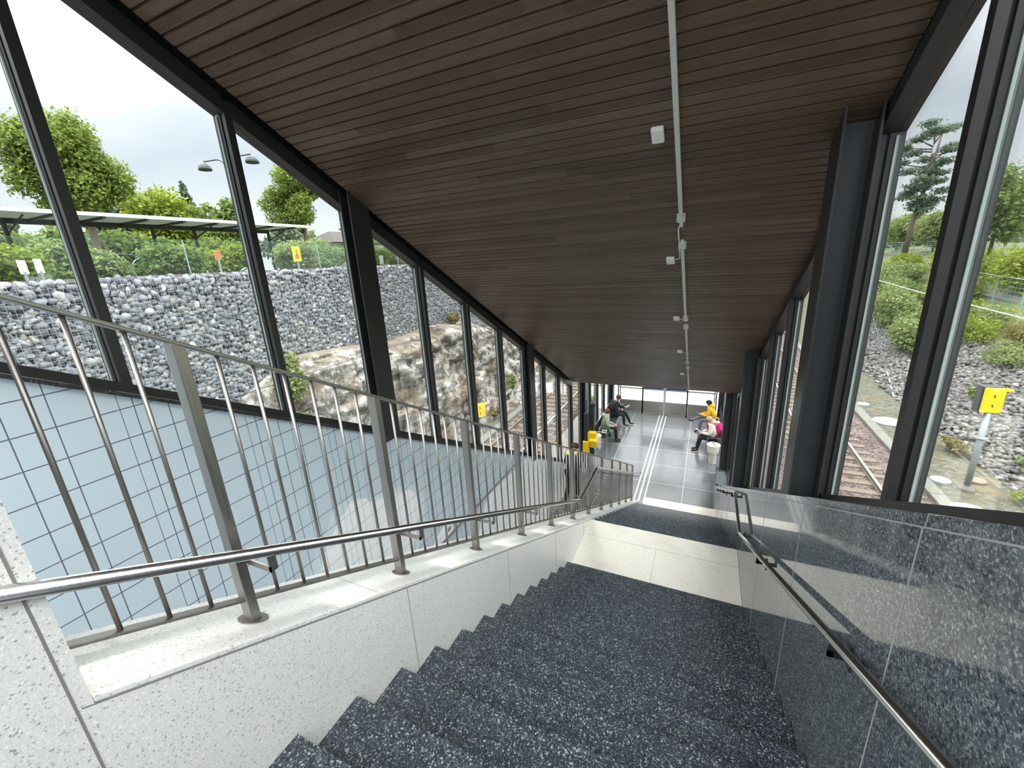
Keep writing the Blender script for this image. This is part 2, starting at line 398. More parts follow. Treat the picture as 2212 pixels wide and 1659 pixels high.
inlay('bird_tiles', [(4.05, -4.3), (4.35, -4.0), (4.55, -3.95), (4.62, -3.88), (4.78, -3.9), (4.86, -4.02), (4.8, -4.16), (4.6, -4.25), (4.4, -4.5), (4.1, -4.6)], M['white_tile'], .003)
inlay('bird_eye', [(4.66, -4.05), (4.74, -4.03), (4.76, -4.10), (4.69, -4.13)], M['line_tile'], .006)
mb = MB().sbox(-3.64, -3.465, -3, 12.0, -.018, .014)
struct(build('trim_5', mb, M['ledge_stone'], bevel=.004))      # stone ledge on the tiled wall

# inner wall between stair and void, with coping
mb = MB().exx([(.254, PF), (10.98, PF), (10.98, zs(-.936, 10.98)), (.254, zs(-.936, .254))], -1.80, XL)
wi = struct(build('wall_middle', mb, M['white_terrazzo']))
mb = MB().sbox(-1.823, XL + .001, .254, 10.94, -.933, -.906)
build('coping', mb, M['white_terrazzo'], wi, bevel=.006)
build('coping_joint', MB().sbox(XL, XL + .0013, .23, 10.9, -.9365, -.9325), M['dark_joint'], wi)
for y in (1.44, 2.67, 3.89, 5.1):
    build('panel_joint', MB().box(XL, XL + .0012, y - .0015, y + .0015, PF + .1, zs(-.936, y)), M['dark_joint'], wi)
for y in (1.25, 2.45, 3.66, 4.9, 6.1, 7.3, 8.5):
    build('coping_seam', MB().sbox(-1.82, XL, y - .0015, y + .0015, -.9062, -.9055), M['dark_joint'], wi)
mb = MB().box(-1.92, XL, -3, .254, PF, .06)
wb = struct(build('wall_corner', mb, M['white_terrazzo']))
build('panel_joint', MB().box(XL, XL + .0012, .218, .224, -4, .055), M['dark_joint'], wb)

# right wall: dark polished granite panels
mb = MB().exx([(-3, PF), (13.35, PF), (13.35, -6.5), (12.0, -6.5), (-3, zs(.012, -3))], XR, 1.05)
wr = struct(build('wall_right', mb, M['granite']))
build('panel_joint', MB().sbox(XR - .0014, XR, -3, 11.95, -.037, -.031), M['groove'], wr)
for y in (.18, 1.41, 2.65, 3.88, 5.11, 6.34, 7.57, 8.8, 10.03):
    build('panel_joint', MB().box(XR - .0013, XR, y - .003, y + .003, PF, zs(-.034, y)), M['groove'], wr)
    build('panel_joint', MB().sbox(XR - .0011, XR + .3, y - .012, y - .009, -.031, .0128), M['groove'], wr)

# staircase
XL_, XR_ = XL, XR; XL, XR = XL + .002, XR - .002
st = thing('staircase', (-.4, 4.5, PF), 'long dark speckled stone staircase with one pale landing halfway down', 'staircase')
for k in range(17):
    y = Y1 - TR * k; z = Z1 + RI * k
    build('step', MB().box(XL, XR, y - TR, y, z - .40, z), M['dark_terrazzo'], st, bevel=.004)
yt = Y1 - TR * 17; zt_ = Z1 + RI * 17
build('top_landing', MB().box(XL, XR, -3, yt, zt_ - .4, zt_), M['dark_terrazzo'], st)
LZ = Z1 - RI; LY = 5.53; R2 = (LZ - PF) / 18
ld = build('landing', MB().box(XL, XR, Y1, LY, LZ - .3, LZ), M['landing_stone'], st)
build('slab_joint', MB().box(XL, XR, 5.157, 5.160, LZ, LZ + .0008), M['dark_joint'], ld)
build('slab_joint', MB().box(-.404, -.401, Y1, 5.157, LZ, LZ + .0008), M['dark_joint'], ld)
for j in range(1, 18):
    y = LY + TR * j; z = LZ - R2 * j
    build('step', MB().box(XL, XR, y - TR, y, max(z - .40, PF), z), M['dark_terrazzo'], st, bevel=.004)

XL, XR = XL_, XR_
# ------------------------------------------------------------------ ceiling
mb = MB(); P = .0743; y = -.95
def ceil_c(y): return 2.74 if y < 10.3 else 2.74 - (y - 10.3) * .035
while y < 11.48:
    y0, y1 = y + .008, y + P - .007
    c0, c1 = ceil_c(y0), ceil_c(y1)
    mb.hexa([(-3.48, y0, c0 - SL * y0), (.913, y0, c0 - SL * y0), (.913, y1, c1 - SL * y1), (-3.48, y1, c1 - SL * y1),
             (-3.48, y0, c0 - SL * y0 + .02), (.913, y0, c0 - SL * y0 + .02), (.913, y1, c1 - SL * y1 + .02), (-3.48, y1, c1 - SL * y1 + .02)])
    y += P
cl = struct(build('ceiling', MB().sbox(-3.76, 1.06, -.98, 11.62, 2.765, 3.1), M['rubber']))
build('boards', mb, M['wood'], cl)
build('end_board', MB().box(-3.48, .913, 11.55, 11.58, -3.548, -3.36), M['wood'], cl)
hc = struct(build('ceiling_hall', MB().box(-3.80, 1.10, 11.585, 18.6, -3.43, -3.1), M['black_steel']))

# grey lighting channels and square white detectors on the ceiling
xc = -.272
labs = ['grey ceiling light channel nearest the top of the picture, reaching the first clip', 'grey ceiling light channel second from the nearest, beside the second white box',
        'short grey ceiling light channel third from the nearest, beside the fourth white box', 'grey ceiling light channel at the lowest end of the sloping boards']
for (a, b), lb in zip(((-.9, 4.53), (4.82, 6.84), (7.05, 9.12), (9.34, 11.35)), labs):
    t = thing('light_channel', (xc, a, zs(2.72, a)), lb, 'light channel', 'light channels along the ceiling')
    build('channel', MB().sbox(xc - .016, xc + .016, a, b, 2.688, 2.739), M['channel_grey'], t)
    for yy in ((b - .10,) if a < 0 else (a + .05, b - .07)):
        build('mounting_clip', MB().sbox(xc - .037, xc + .037, yy - .022, yy + .022, 2.683, 2.7385), M['channel_grey'], t)
for i, (y, lb) in enumerate(((3.51, 'largest square white detector box on the boards, beside the long nearest channel'), (5.17, 'second white detector box on the ceiling, fed by a bent white cable'),
                             (6.80, 'third white detector box on the ceiling, counted from the nearest'), (8.38, 'fourth white detector box on the ceiling, beside the third channel'), (10.0, 'farthest white detector box, beside the lowest light channel'))):
    x = -.403
    t = thing('detector_box', (x, y, zs(2.72, y)), lb, 'detector', 'white boxes beside the light channels')
    build('housing', MB().sbox(x - .044, x + .044, y - .055, y + .055, 2.705, 2.739), M['white_plastic'], t, bevel=.008)
    build('cover_line', MB().sbox(x - .043, x + .043, y + .018, y + .022, 2.7042, 2.7052), M['channel_grey'], t)
    if i:
        if i == 1: pts = [(x + .04, y), (x + .085, y - .01), (x + .10, y - .05), (x + .10, 4.62), (x + .12, 4.56), (x + .125, 4.50)]
        else: pts = [(x + .04, y + .01), (x + .085, y + .05), (x + .118, y + .07)]
        build('cable', MB().tube([(px, py, zs(2.728, py)) for px, py in pts], .007, 6), M['white_plastic'], t, smooth=True)

# ------------------------------------------------------------------ glazed side walls
YB = [.205-1.165, .205, 1.37, 2.535, 3.70, 4.865, 6.03, 7.195, 8.36, 9.525, 10.69, 11.855, 13.02, 14.185, 15.35, 16.515, 17.68, 18.42]
def side_wall(s, x_in, x_gl, start):
    """s=+1: inside lies towards +x (left wall); frames run from x_in to the glass and a little beyond."""
    xo = x_gl - s * .045
    lo, hi = min(x_in, xo), max(x_in, xo)
    for i in range(len(YB) - 1):
        y0, y1 = YB[i], YB[i + 1]
        w = struct(node('window_%d' % (start + i), (x_gl, y0, zs(0, y0) if y0 < 11 else PF)))
        slope_top = y1 < 11.9
        slope_bot = y1 < 12.0
        tz = (lambda y: min(zs(2.74, y), 9)) if slope_top else (lambda y: -3.40)
        hz = (lambda y: zs(2.63, y)) if slope_top else (lambda y: -3.50)
        bz = (lambda y: zs(.0, y)) if slope_bot else (lambda y: PF)
        sz = (lambda y: zs(.086 if s > 0 else .064, y)) if slope_bot else (lambda y: PF + .07)
        if s < 0 and 12 <= y1 < 13.3: bz = lambda y: -6.5; sz = lambda y: -6.44
        # mullion with a shadow groove
        xa = x_in - s * .040; xb = x_in - s * .058
        m = MB(); 
        for (u, v, wd) in ((x_in, xa, .030), (xa, xb, .010), (xb, xo, .033)):
            p = [(y0 - wd, bz(y0)), (y0 + wd, bz(y0)), (y0 + wd, tz(y0)), (y0 - wd, tz(y0))]
            m.exx(p, min(u, v), max(u, v))
        build('mullion', m, M['black_steel'], w)
        g = MB()
        for yy in (y0 - .038, y0 + .038):
            g.exx([(yy - .004, sz(y0)), (yy + .004, sz(y0)), (yy + .004, hz(y0)), (yy - .004, hz(y0))], x_gl - .004, x_gl + .008)
        build('glazing_seal', g, M['seal'], w)
        a, b = y0 + .03, y1 - .03
        build('bottom_frame', MB().exx([(a, bz(a)), (b, bz(b)), (b, sz(b)), (a, sz(a))], lo, hi), M['black_steel'], w)
        build('head_frame', MB().exx([(a, hz(a)), (b, hz(b)), (b, tz(b) + .06), (a, tz(a) + .06)], lo, hi), M['black_steel'], w)
        a, b = y0 + .034, y1 - .034
        build('pane', MB().exx([(a, sz(a)), (b, sz(b)), (b, hz(b)), (a, hz(a))], x_gl - .006, x_gl + .006), M['glass'], w)
        if 10 < y0 < 11.5:
            build('spandrel', MB().exx([(y0, PF), (y1, PF), (y1, zs(0, y1)), (y0, zs(0, y0))], min(x_gl, xo), max(x_gl, xo)), M['black_steel'], w)
side_wall(1, -3.607, -3.705, 1)
side_wall(-1, .916, 1.008, 21)
struct(build('trim_6', MB().sbox(-3.62, -3.478, -.98, 11.58, 2.765, 2.80), M['rubber']))

def column(x_in, x_out, y, zb, zt, lab):
    t = thing('steel_column', ((x_in + x_out) / 2, y, zb), lab, 'column', 'steel columns along the glass walls')
    s = 1 if x_out > x_in else -1
    def bx(a, b, y0, y1): return MB().exx([(y0, zb), (y1, zb), (y1, zt(y1)), (y0, zt(y0))], min(a, b), max(a, b))
    build('inner_flange', bx(x_in, x_in + s * .016, y - .14, y + .14), M['black_steel'], t, bevel=.003)
    build('outer_flange', bx(x_out - s * .016, x_out, y - .14, y + .14), M['black_steel'], t, bevel=.003)
    build('web', bx(x_in + s * .016, x_out - s * .016, y - .006, y + .006), M['grey_steel'], t)
    return t
roofz = lambda y: zs(2.765, y)
column(.70, .905, 3.70, zs(.012, 3.70) - .10, roofz, 'broadest black steel column, on the right wall beside the largest right windows')
column(.70, .905, 8.36, zs(.012, 8.36) - .10, roofz, 'second black steel column along the right wall, lower on the stair')
column(.70, .905, 13.02, -6.5, lambda y: -3.38, 'black steel column on the right rising from the low stone ledge by the bin')
column(-3.47, -3.605, 3.70, zs(.03, 3.84), roofz, 'thick black steel column on the left wall, in front of the gabion')
column(-3.47, -3.605, 8.36, zs(.03, 8.5), roofz, 'second thick black column on the left wall, in front of the left rails')
c3 = column(-3.47, -3.605, 13.02, PF, lambda y: -3.38, 'third black column on the left, behind the yellow ticket reader')
for z in (-6.3, -5.75, -5.1, -4.55, -4.0):
    build('bolt', MB().ball((-3.465, 12.94, z), .018, 8, 5), M['white_plastic'], c3)
column(-3.47, -3.605, 17.68, PF, lambda y: -3.38, 'farthest black column on the left, behind the man in the dark jacket')
column(.70, .905, 17.68, PF, lambda y: -3.38, 'farthest black column on the right, behind the man in yellow')

# far end: doors
YD = 18.3
def leaf_panel(name, x0, x1, par, film):
    build(name, MB().box(x0 + .03, x1 - .03, YD - .02, YD + .02, PF + .05, PF + .57), M['panel_steel'], par)
    build('pane', MB().box(x0 + .03, x1 - .03, YD - .006, YD + .006, PF + .57, -5.72), M['glass'], par)
    f = MB()
    for x in (x0, x1): f.box(x - .026, x + .026, YD - .035, YD + .035, PF, -3.4)
    f.box(x0, x1, YD - .03, YD + .03, PF, PF + .06).box(x0, x1, YD - .03, YD + .03, PF + .55, PF + .60).box(x0, x1, YD - .03, YD + .03, -5.745, -5.69)
    build('frame', f, M['door_frame'], par)
    build('upper_pane', MB().box(x0 + .03, x1 - .03, YD - .006, YD + .006, -5.69, -3.42), M['glass'], par)
    if film: build('blue_band', MB().box(x0 + .035, x1 - .035, YD - .0085, YD - .0065, -5.76, -5.2), M['blue_film'], par)
for i, (a, b, f) in enumerate(((-3.30, -2.31, 0), (-2.31, -1.40, 1), (-1.37, -.47, 1), (-.47, .58, 0))):
    nm = 'door_%d' % i if f else 'window_%d' % (41 + i)
    d = struct(node(nm, (a, YD, PF))); leaf_panel('lower_panel', a, b, d, f)
pd = thing('door_post', (-1.385, YD - .05, PF), 'slim steel post between the two blue-banded end doors', 'post')
build('post_shaft', MB().box(-1.405, -1.365, YD - .12, YD - .04, PF, -3.4), M['handrail_steel'], pd)
for i, (a, b) in enumerate(((-3.71, -3.36), (.62, 1.01))):
    d = struct(node('window_%d' % (46 + i), (a, YD, PF)))
    build('frame', MB().box(a, a + .05, YD - .03, YD + .03, PF, -3.4).box(b - .05, b, YD - .03, YD + .03, PF, -3.4), M['black_steel'], d)
    build('pane', MB().box(a + .05, b - .05, YD - .006, YD + .006, PF, -3.4), M['glass'], d)
pp = thing('downpipe', (.78, 18.0, PF), 'pale vertical pipe at the far right corner behind the man in yellow', 'pipe')
build('pipe_shaft', MB().tube([(.78, 18.0, PF), (.78, 18.0, -3.4)], .055, 12), M['white_plastic'], pp, smooth=True)
build('pipe_collar', MB().tube([(.78, 18.0, -5.1), (.78, 18.0, -5.02)], .066, 12), M['white_plastic'], pp, smooth=True)

# ------------------------------------------------------------------ left railing with its handrail
XP = -1.555
ra = thing('stair_railing', (XP, .3, zs(-.906, .3)), 'stainless baluster railing with a lower handrail, on the pale coping left of the stair', 'railing')
posts = [.737, 1.555, 2.40, 3.275, 4.15, 5.05, 5.93, 6.87, 7.80, 8.74, 9.70, 10.66]
build('top_rail', MB().sbox(XP - .022, XP + .022, .262, 10.70, .204, .219), M['stainless'], ra, bevel=.003)
build('bottom_rail', MB().sbox(XP - .020, XP + .020, .262, 10.70, -.812, -.800), M['stainless'], ra, bevel=.002)
bz_ = lambda y: zs(-.906, y)
first = None
for y in posts:
    if y == posts[0]:
        pm = build('post', MB().hexa([(XP - .026, y - .018, bz_(y)), (XP + .026, y - .018, bz_(y)), (XP + .026, y + .018, bz_(y) - .004), (XP - .026, y + .018, bz_(y) - .004),
                   (XP - .026, y - .018, zs(.205, y - .018)), (XP + .026, y - .018, zs(.205, y - .018)), (XP + .026, y + .018, zs(.205, y + .018)), (XP - .026, y + .018, zs(.205, y + .018))]), M['stainless'], ra, bevel=.002)
        n = 18; c = []
        for zz in (-.001, .006): c += [(XP + .05 * math.cos(2 * math.pi * k / n), y + .05 * math.sin(2 * math.pi * k / n), bz_(y + .05 * math.sin(2 * math.pi * k / n)) + zz) for k in range(n)]
        fm = build('base_flange', MB().add(c, [tuple(range(n - 1, -1, -1)), tuple(range(n, 2 * n))] + [(k, (k + 1) % n, n + (k + 1) % n, n + k) for k in range(n)]), M['stainless'], ra)
        first = (pm, fm)
    else:
        for s_ in first:
            c = s_.copy(); COL.objects.link(c); c.parent = ra; c.location = (0, y - posts[0], -SL * (y - posts[0]))
bal = None
ys = [.265 + .1165 * 0]
for a, b, n in [(.15, .737, 5)] + [(posts[i], posts[i + 1], 7 if posts[i + 1] - posts[i] < .9 else 8) for i in range(len(posts) - 1)]:
    for k in range(1, n):
        y = a + (b - a) * k / n
        if y < .27: continue
        if bal is None:
            bal = build('baluster', MB().tube([(XP, y, zs(-.806, y)), (XP, y, zs(.208, y))], .0072, 8), M['stainless'], ra, smooth=True); by = y
        else:
            c = bal.copy(); COL.objects.link(c); c.parent = ra; c.location = (0, y - by, -SL * (y - by))
XH = -1.388
hr = [(XH, -.6, zs(-.545, -.6)), (XH, 4.80, zs(-.545, 4.80)), (XH, 4.88, -3.178), (XH, 5.76, -3.178), (XH, 5.84, -3.195), (XH, 10.95, -3.195 - SL * 5.11), (XH, 11.2, -6.04), (XH, 11.26, -6.10)]
build('handrail', MB().tube(hr, .0200, 16), M['handrail_steel'], ra, smooth=True)
def hz(y): return zs(-.545, y) if y < 4.84 else (-3.178 if y < 5.8 else -3.195 - SL * (y - 5.84))
for y in posts:
    z = hz(y) - .088
    build('bracket', MB().box(XP + .018, XH + .004, y + .015, y + .021, z - .012, z + .012).box(XH - .004, XH + .004, y + .015, y + .045, z - .012, z + .075), M['stainless'], ra)
# small lights under the handrail
for y in (.38, 1.15, 1.97, 2.82, 3.7, 4.55):
    ld_ = bpy.data.lights.new('handrail_light', 'SPOT'); ld_.energy = 2.0; ld_.spot_size = math.radians(78); ld_.spot_blend = .9
    ld_.color = (1, .96, .86); ld_.shadow_soft_size = .02
    lo = bpy.data.objects.new('handrail_light', ld_); COL.objects.link(lo); lo.location = (XH - .005, y, hz(y) - .03)
    d = Vector((XP + .02, y + .02, zs(-.906, y))) - lo.location; lo.rotation_euler = d.to_track_quat('-Z', 'Y').to_euler()

la = bpy.data.lights.new('hall_fill', 'AREA'); la.shape = 'RECTANGLE'; la.size = 3.4; la.size_y = 5.6; la.energy = 95; la.color = (1, .98, .94)   # added fill light below the hall ceiling, brightens the platform floor
lo = bpy.data.objects.new('hall_fill', la); COL.objects.link(lo); lo.location = (-1.35, 15.0, -3.46)

# right handrail on the granite wall
XQ = .545
rh = thing('wall_handrail', (XQ, 1, -1.1), 'round steel handrail fixed along the polished granite wall', 'handrail')
hp = [(XQ, -.6, zs(-.60, -.6)), (XQ, 4.82, zs(-.60, 4.82)), (XQ, 4.90, -3.245), (XQ, 5.84, -3.26), (XQ, 5.92, -3.28), (XQ, 11.0, -3.28 - SL * 5.08), (XQ, 11.6, -6.04)]
build('rail', MB().tube(hp, .0195, 16), M['handrail_steel'], rh, smooth=True)
for y in (-.3, 1.66, 3.50, 4.97, 6.3, 8.1, 9.9, 11.3):
    z = zs(-.60, y) if y < 4.86 else (-3.25 if y < 5.9 else (-3.28 - SL * (y - 5.92) if y < 11 else -6.04))
    build('bracket', MB().box(XQ - .010, XR, y - .004, y + .004, z - .085, z - .055).box(XQ - .010, XQ + .010, y - .004, y + .004, z - .085, z - .015).box(XR - .006, XR, y - .02, y + .02, z - .12, z - .03), M['black_steel'], rh)

# ------------------------------------------------------------------ foliage tools
def leaves(name, blobs, n, size, mat, parent, seed, shell=.55, flat=1.0, droop=0.):
    """blobs: (cx,cy,cz,rx,ry,rz). One mesh of many small leaf blades."""
    r = np.random.default_rng(seed); B = np.array(blobs, float)
    vol = B[:, 3] * B[:, 4] * B[:, 5]; w = vol ** .67; idx = r.choice(len(B), n, p=w / w.sum())
    d = r.normal(size=(n, 3)); d /= np.linalg.norm(d, axis=1)[:, None]
    rad = shell + (1 - shell) * r.random(n) ** .6
    rad *= 1 + .10 * r.normal(size=n)
    P = B[idx, :3] + d * B[idx, 3:] * rad[:, None]
    nrm = d * .6 + r.normal(size=(n, 3)) * .6 + np.array([0, 0, .5]) * flat; nrm /= np.linalg.norm(nrm, axis=1)[:, None]
    t = np.cross(nrm, r.normal(size=(n, 3))); t /= np.linalg.norm(t, axis=1)[:, None]; b = np.cross(nrm, t)
    s = size * (.6 + .8 * r.random(n))[:, None]
    V = np.stack([P - t * s, P - b * s * .55 + nrm * s * .12, P + t * s, P + b * s * .55 + nrm * s * .12], 1).reshape(-1, 3)
    F = np.arange(4 * n).reshape(n, 4)
    return arr_mesh(name, V, F, mat, parent)
def crown(c, r, k, seed, spread=.62, small=.5):
    rr = np.random.default_rng(seed); out = []
    for i in range(k):
        d = rr.normal(size=3); d /= np.linalg.norm(d); q = rr.uniform(.35, 1.) * spread
        f = small * rr.uniform(.7, 1.15)
        out.append((c[0] + d[0] * r[0] * q, c[1] + d[1] * r[1] * q, c[2] + d[2] * r[2] * q, r[0] * f, r[1] * f, r[2] * f * .85))
    return out
def tree(name, base, c, r, lab, mat, n, size, seed, group=None, k=18, trunk=.16, small=.45):
    t = thing(name, base, lab, 'tree', group)
    bl = crown(c, r, k, seed, .72, small)
    b = Vector(base); top = Vector((c[0], c[1], c[2] + r[2] * .35))
    m = MB(); mid = b.lerp(top, .5) + Vector((.1, .15, 0))
    m.tube([b, b.lerp(mid, .5), mid, top], [trunk, trunk * .85, trunk * .6, trunk * .15], 8)
    for q in bl[:10]:
        s = b.lerp(top, .45 + .25 * random.random()); m.tube([s, s.lerp(Vector(q[:3]), .55) + Vector((0, 0, .1)), Vector(q[:3])], [trunk * .35, trunk * .2, trunk * .06], 5)
    build('trunk', m, M['bark'], t, smooth=True)
    leaves('foliage', bl, n, size, M[mat], t, seed, .35)
    return t
def bush(name, c, r, lab, mat, n, size, seed, group=None, k=9, cat='bush'):
    t = thing(name, (c[0], c[1], c[2] - r[2]), lab, cat, group)
    leaves('foliage', crown(c, r, k, seed, .6, .55), n, size, M[mat], t, seed, .3)
    m = MB(); rr = random.Random(seed)
    for i in range(5):
        e = (c[0] + r[0] * rr.uniform(-.5, .5), c[1] + r[1] * rr.uniform(-.5, .5), c[2] + r[2] * .4)
        m.tube([(c[0] + rr.uniform(-.1, .1), c[1] + rr.uniform(-.1, .1), c[2] - r[2]), e], [.03, .01], 5)
    build('stems', m, M['bark'], t)
    return t

# stones: many faceted pieces in one mesh
def ico(sub):
    bm = bmesh.new(); bmesh.ops.create_icosphere(bm, subdivisions=sub, radius=1)
    V = np.array([v.co[:] for v in bm.verts]); F = np.array([[v.index for v in f.verts] for f in bm.faces]); bm.free(); return V, F
ICO1, ICO2, ICO3 = ico(1), ico(2), ico(3)
def stones(name, P, S, mat, parent, seed, base=ICO2, rough=.22, tilt=1.2):
    r = np.random.default_rng(seed); n = len(P); V0, F0 = base
    vs = []
    for k in range(10):
        pl = r.normal(size=(9, 3)); pl /= np.linalg.norm(pl, axis=1)[:, None]     # flat facets, like broken stone
        rad = np.min(np.where(V0 @ pl.T > .08, r.uniform(.55, 1.0, 9) / np.maximum(V0 @ pl.T, .08), 9), axis=1)
        vs.append(V0 * np.minimum(rad, 1.3)[:, None])
    vs = np.array(vs); k = r.integers(0, 10, n)
    a, b = r.random(n) * 6.28, (r.random(n) - .5) * tilt
    ca, sa, cb, sb = np.cos(a), np.sin(a), np.cos(b), np.sin(b)
    V = vs[k] * np.asarray(S)[:, None, :]
    x = V[..., 0] * ca[:, None] - V[..., 1] * sa[:, None]; y = V[..., 0] * sa[:, None] + V[..., 1] * ca[:, None]; z = V[..., 2]
    y2 = y * cb[:, None] - z * sb[:, None]; z2 = y * sb[:, None] + z * cb[:, None]
    V = np.stack([x, y2, z2], -1) + np.asarray(P)[:, None, :]
    F = F0[None] + (np.arange(n) * len(V0))[:, None, None]
    return arr_mesh(name, V.reshape(-1, 3), F.reshape(-1, 3), mat, parent)

# ------------------------------------------------------------------ outside, left
XG = -11.0
GB_Y = [-3, 0, 5, 6.1, 7.2, 8.25, 10, 12.1, 14.5, 17.7, 19.5, 22, 26, 34, 60]
GB_Z = [-3.8, -3.6, -3.35, -3.12, -2.6, -2.25, -2.35, -2.6, -2.4, -2.6, -3.2, -3.6, -4.4, -5.6, -6.4]
def gbase(y): return float(np.interp(y, GB_Y, GB_Z))
ga = thing('gabion_wall', (XG - .4, 8, -2.4), 'long gabion wall of broken grey stone behind wire mesh, left of the track', 'gabion wall')
pos_ = []
for y in np.arange(-1.5, 27, .098):
    z0 = gbase(y) - .35
    for j, z in enumerate(np.arange(z0, .115, .068)):
        pos_.append((XG - .085 + rng.normal() * .018, y + (.049 if j % 2 else 0) + rng.normal() * .030, min(z + rng.normal() * .024, .10)))
pos_ = np.array(pos_)
sz = (.046 + .036 * rng.random(len(pos_)))[:, None] * (.72 + .56 * rng.random((len(pos_), 3)))
nearm = pos_[:, 1] < 13; first = pos_[:, 1] < 3.5
stuff(stones('gabion_stones', pos_[first], sz[first], M['gabion_stone'], ga, 2, ICO3, .22, 6.28))
stuff(stones('gabion_stones', pos_[nearm & ~first], sz[nearm & ~first], M['gabion_stone'], ga, 3, ICO2, .22, 6.28))
stuff(stones('gabion_stones', pos_[~nearm], sz[~nearm], M['gabion_stone'], ga, 4, ICO1, .22, 6.28))
build('core', MB().exx([(-1.8, -5), (27, -6.5), (27, .10), (-1.8, .10)], XG - .9, XG - .10), plain('gabion_core', (.05, .05, .055), .95), ga)
m = MB()
for y in np.arange(-1.5, 27, .1): m.box(XG + .012, XG + .017, y - .002, y + .002, gbase(y) - .3, .15)
for z in np.arange(-4.0, .16, .1): m.box(XG + .014, XG + .018, -1.5, 27, z - .002, z + .002)
build('wire_mesh', m, M['mesh_wire'], ga)
build('top_edge', MB().box(XG - .6, XG - .20, -1.8, 27, .10, .165), M['concrete'], ga)

gf = thing('glass_balustrade', (XG - .25, 8, .16), 'clear glass balustrade standing on top of the gabion wall', 'balustrade')
for k, y in enumerate(np.arange(-1.5, 25, 1.9)):
    build('glass_panel', MB().box(XG - .26, XG - .245, y + .02, y + 1.88, .168, .93), M['balustrade_glass'], gf)
build('top_strip', MB().box(XG - .27, XG - .235, -1.5, 25.1, .90, .935), M['balustrade_glass'], gf)
for y in np.arange(-1.5, 25.2, 3.8): build('post', MB().box(XG - .262, XG - .243, y - .008, y + .008, .168, .93), M['green_steel'], gf)

# the rock outcrop below the gabion
NY, NS = 420, 130
prof_s = np.array([0, .10, .30, .52, .62, .78, 1.])
V = []
for i in range(NY):
    y = -1 + 37 * i / (NY - 1); zt = gbase(y)
    front = -8.95 - .35 * math.sin(y * .55) * math.exp(-((y - 12) / 14) ** 2)
    hgt = zt + 7.35
    cliff = np.interp(y, [0, 5, 7.5, 10, 18, 22, 30], [-10.5, -10.3, -9.95, -9.65, -9.65, -10.1, -10.4])
    px_ = np.interp(np.linspace(0, 1, NS), prof_s, [front, front - .15, cliff + .32, cliff, cliff - .16, (cliff + XG) / 2 - .1, XG + .06])
    pz_ = -7.38 + hgt * np.interp(np.linspace(0, 1, NS), prof_s, [0, .06, .42, .80, .92, .985, 1.0])
    V.append((px_[0], y, -7.7))
    for x, z, s in zip(px_, pz_, np.linspace(0, 1, NS)):
        p = Vector((x, y, z)); q = p * .75
        a = .55 * math.sin(math.pi * min(1, max(0, s)) ** .8) if s < .98 else .02
        d = noise.multi_fractal(q, .9, 2.1, 5) - 1.0
        e = noise.noise(p * .33) * .5 - abs(noise.noise(Vector((y * .8, z * 2.2, x)))) * .35
        vd, vp = noise.voronoi(Vector((x * .6, y * .6, z * .8))); cell = noise.cell(vp[0] * 9.3)
        e += (cell - .5) * .55 - .18 * max(0, .16 - (vd[1] - vd[0])) / .16
        V.append((max(XG + .06, x + (d * .45 + e) * a * 1.2), y + noise.noise(q * 1.3) * a * .5, z + (d * .3 + e * .3) * a * (1 if s < .62 else .4)))
    V.append((XG + .06, y, -7.7))
NS += 2
V = np.array(V); ii, jj = np.meshgrid(np.arange(NY - 1), np.arange(NS - 1), indexing='ij')
b = (ii * NS + jj).ravel(); F = np.stack([b, b + 1, b + NS + 1, b + NS], 1)
ro = arr_mesh('rock_outcrop', V, F, M['rock'], None, False)
tag(ro, 'rough lichen-spotted bedrock outcrop below the gabion wall, beyond the left track', 'rock')

# loose boulders at the foot of the rock
for i, (x, y, z, s, lb) in enumerate(((-10.0, 6.15, -3.42, .34, 'rusty white boulder beside the green bush below the gabion'), (-9.9, 6.6, -3.75, .30, 'pale grey boulder lowest by the left sill, next to the rusty one'),
                                   (-9.75, 7.3, -3.95, .28, 'grey boulder right of the rusty one, behind the second railing post'))):
    o = stones('boulder', np.array([(x, y, z)]), np.array([(s, s * 1.1, s * .75)]), M['rock'], None, 20 + i, ICO2); tag(o, lb, 'boulder', 'boulders under the gabion')
# ground pieces
struct(build('ground_left', MB().box(-9.3, -3.80, -6, 70, -7.9, -7.44), M['ballast']))
struct(build('ground_upper', MB().box(-90, XG - .9, -30, 110, -.4, .08), M['upper_ground']))
struct(build('ground_path', MB().exz([(-5.05, 9), (-3.80, 9), (-3.80, 40), (-5.05, 40)], -7.44, -6.95), M['pale_concrete']))
struct(build('ground_forecourt', MB().box(-4.7, 2.4, 18.42, 60, -7.3, PF - .02), M['asphalt']))
struct(build('ground_verge', MB().box(-9.4, -8.70, -6, 70, -7.44, -7.36), M['gravel']))

def track(cx, lab, ya, yb):
    t = thing('railway_track', (cx, 16, -7.44), lab, 'railway track')
    for x in (cx - .72, cx + .72):
        r_ = build('rail', MB().box(x - .065, x + .065, ya, yb, -7.40, -7.385).box(x - .012, x + .012, ya, yb, -7.385, -7.29).box(x - .036, x + .036, ya, yb, -7.29, -7.262), M['rail_steel'], t)
        build('rail_head', MB().box(x - .033, x + .033, ya, yb, -7.262, -7.256), M['rail_top'], r_)
    s0 = None
    for k in range(60):
        y = 6 + .62 * k
        if s0 is None: s0 = build('sleeper', MB().box(cx - 1.25, cx + 1.25, y - .12, y + .12, -7.46, -7.40), M['sleeper'], t, bevel=.01)
        else: c = s0.copy(); COL.objects.link(c); c.parent = t; c.location = (0, .62 * k, 0)
track(-7.03, 'railway track outside the left windows, on reddish ballast', 2, 70)
track(4.52, 'railway track outside the right windows', -2, 80)
n = 5200
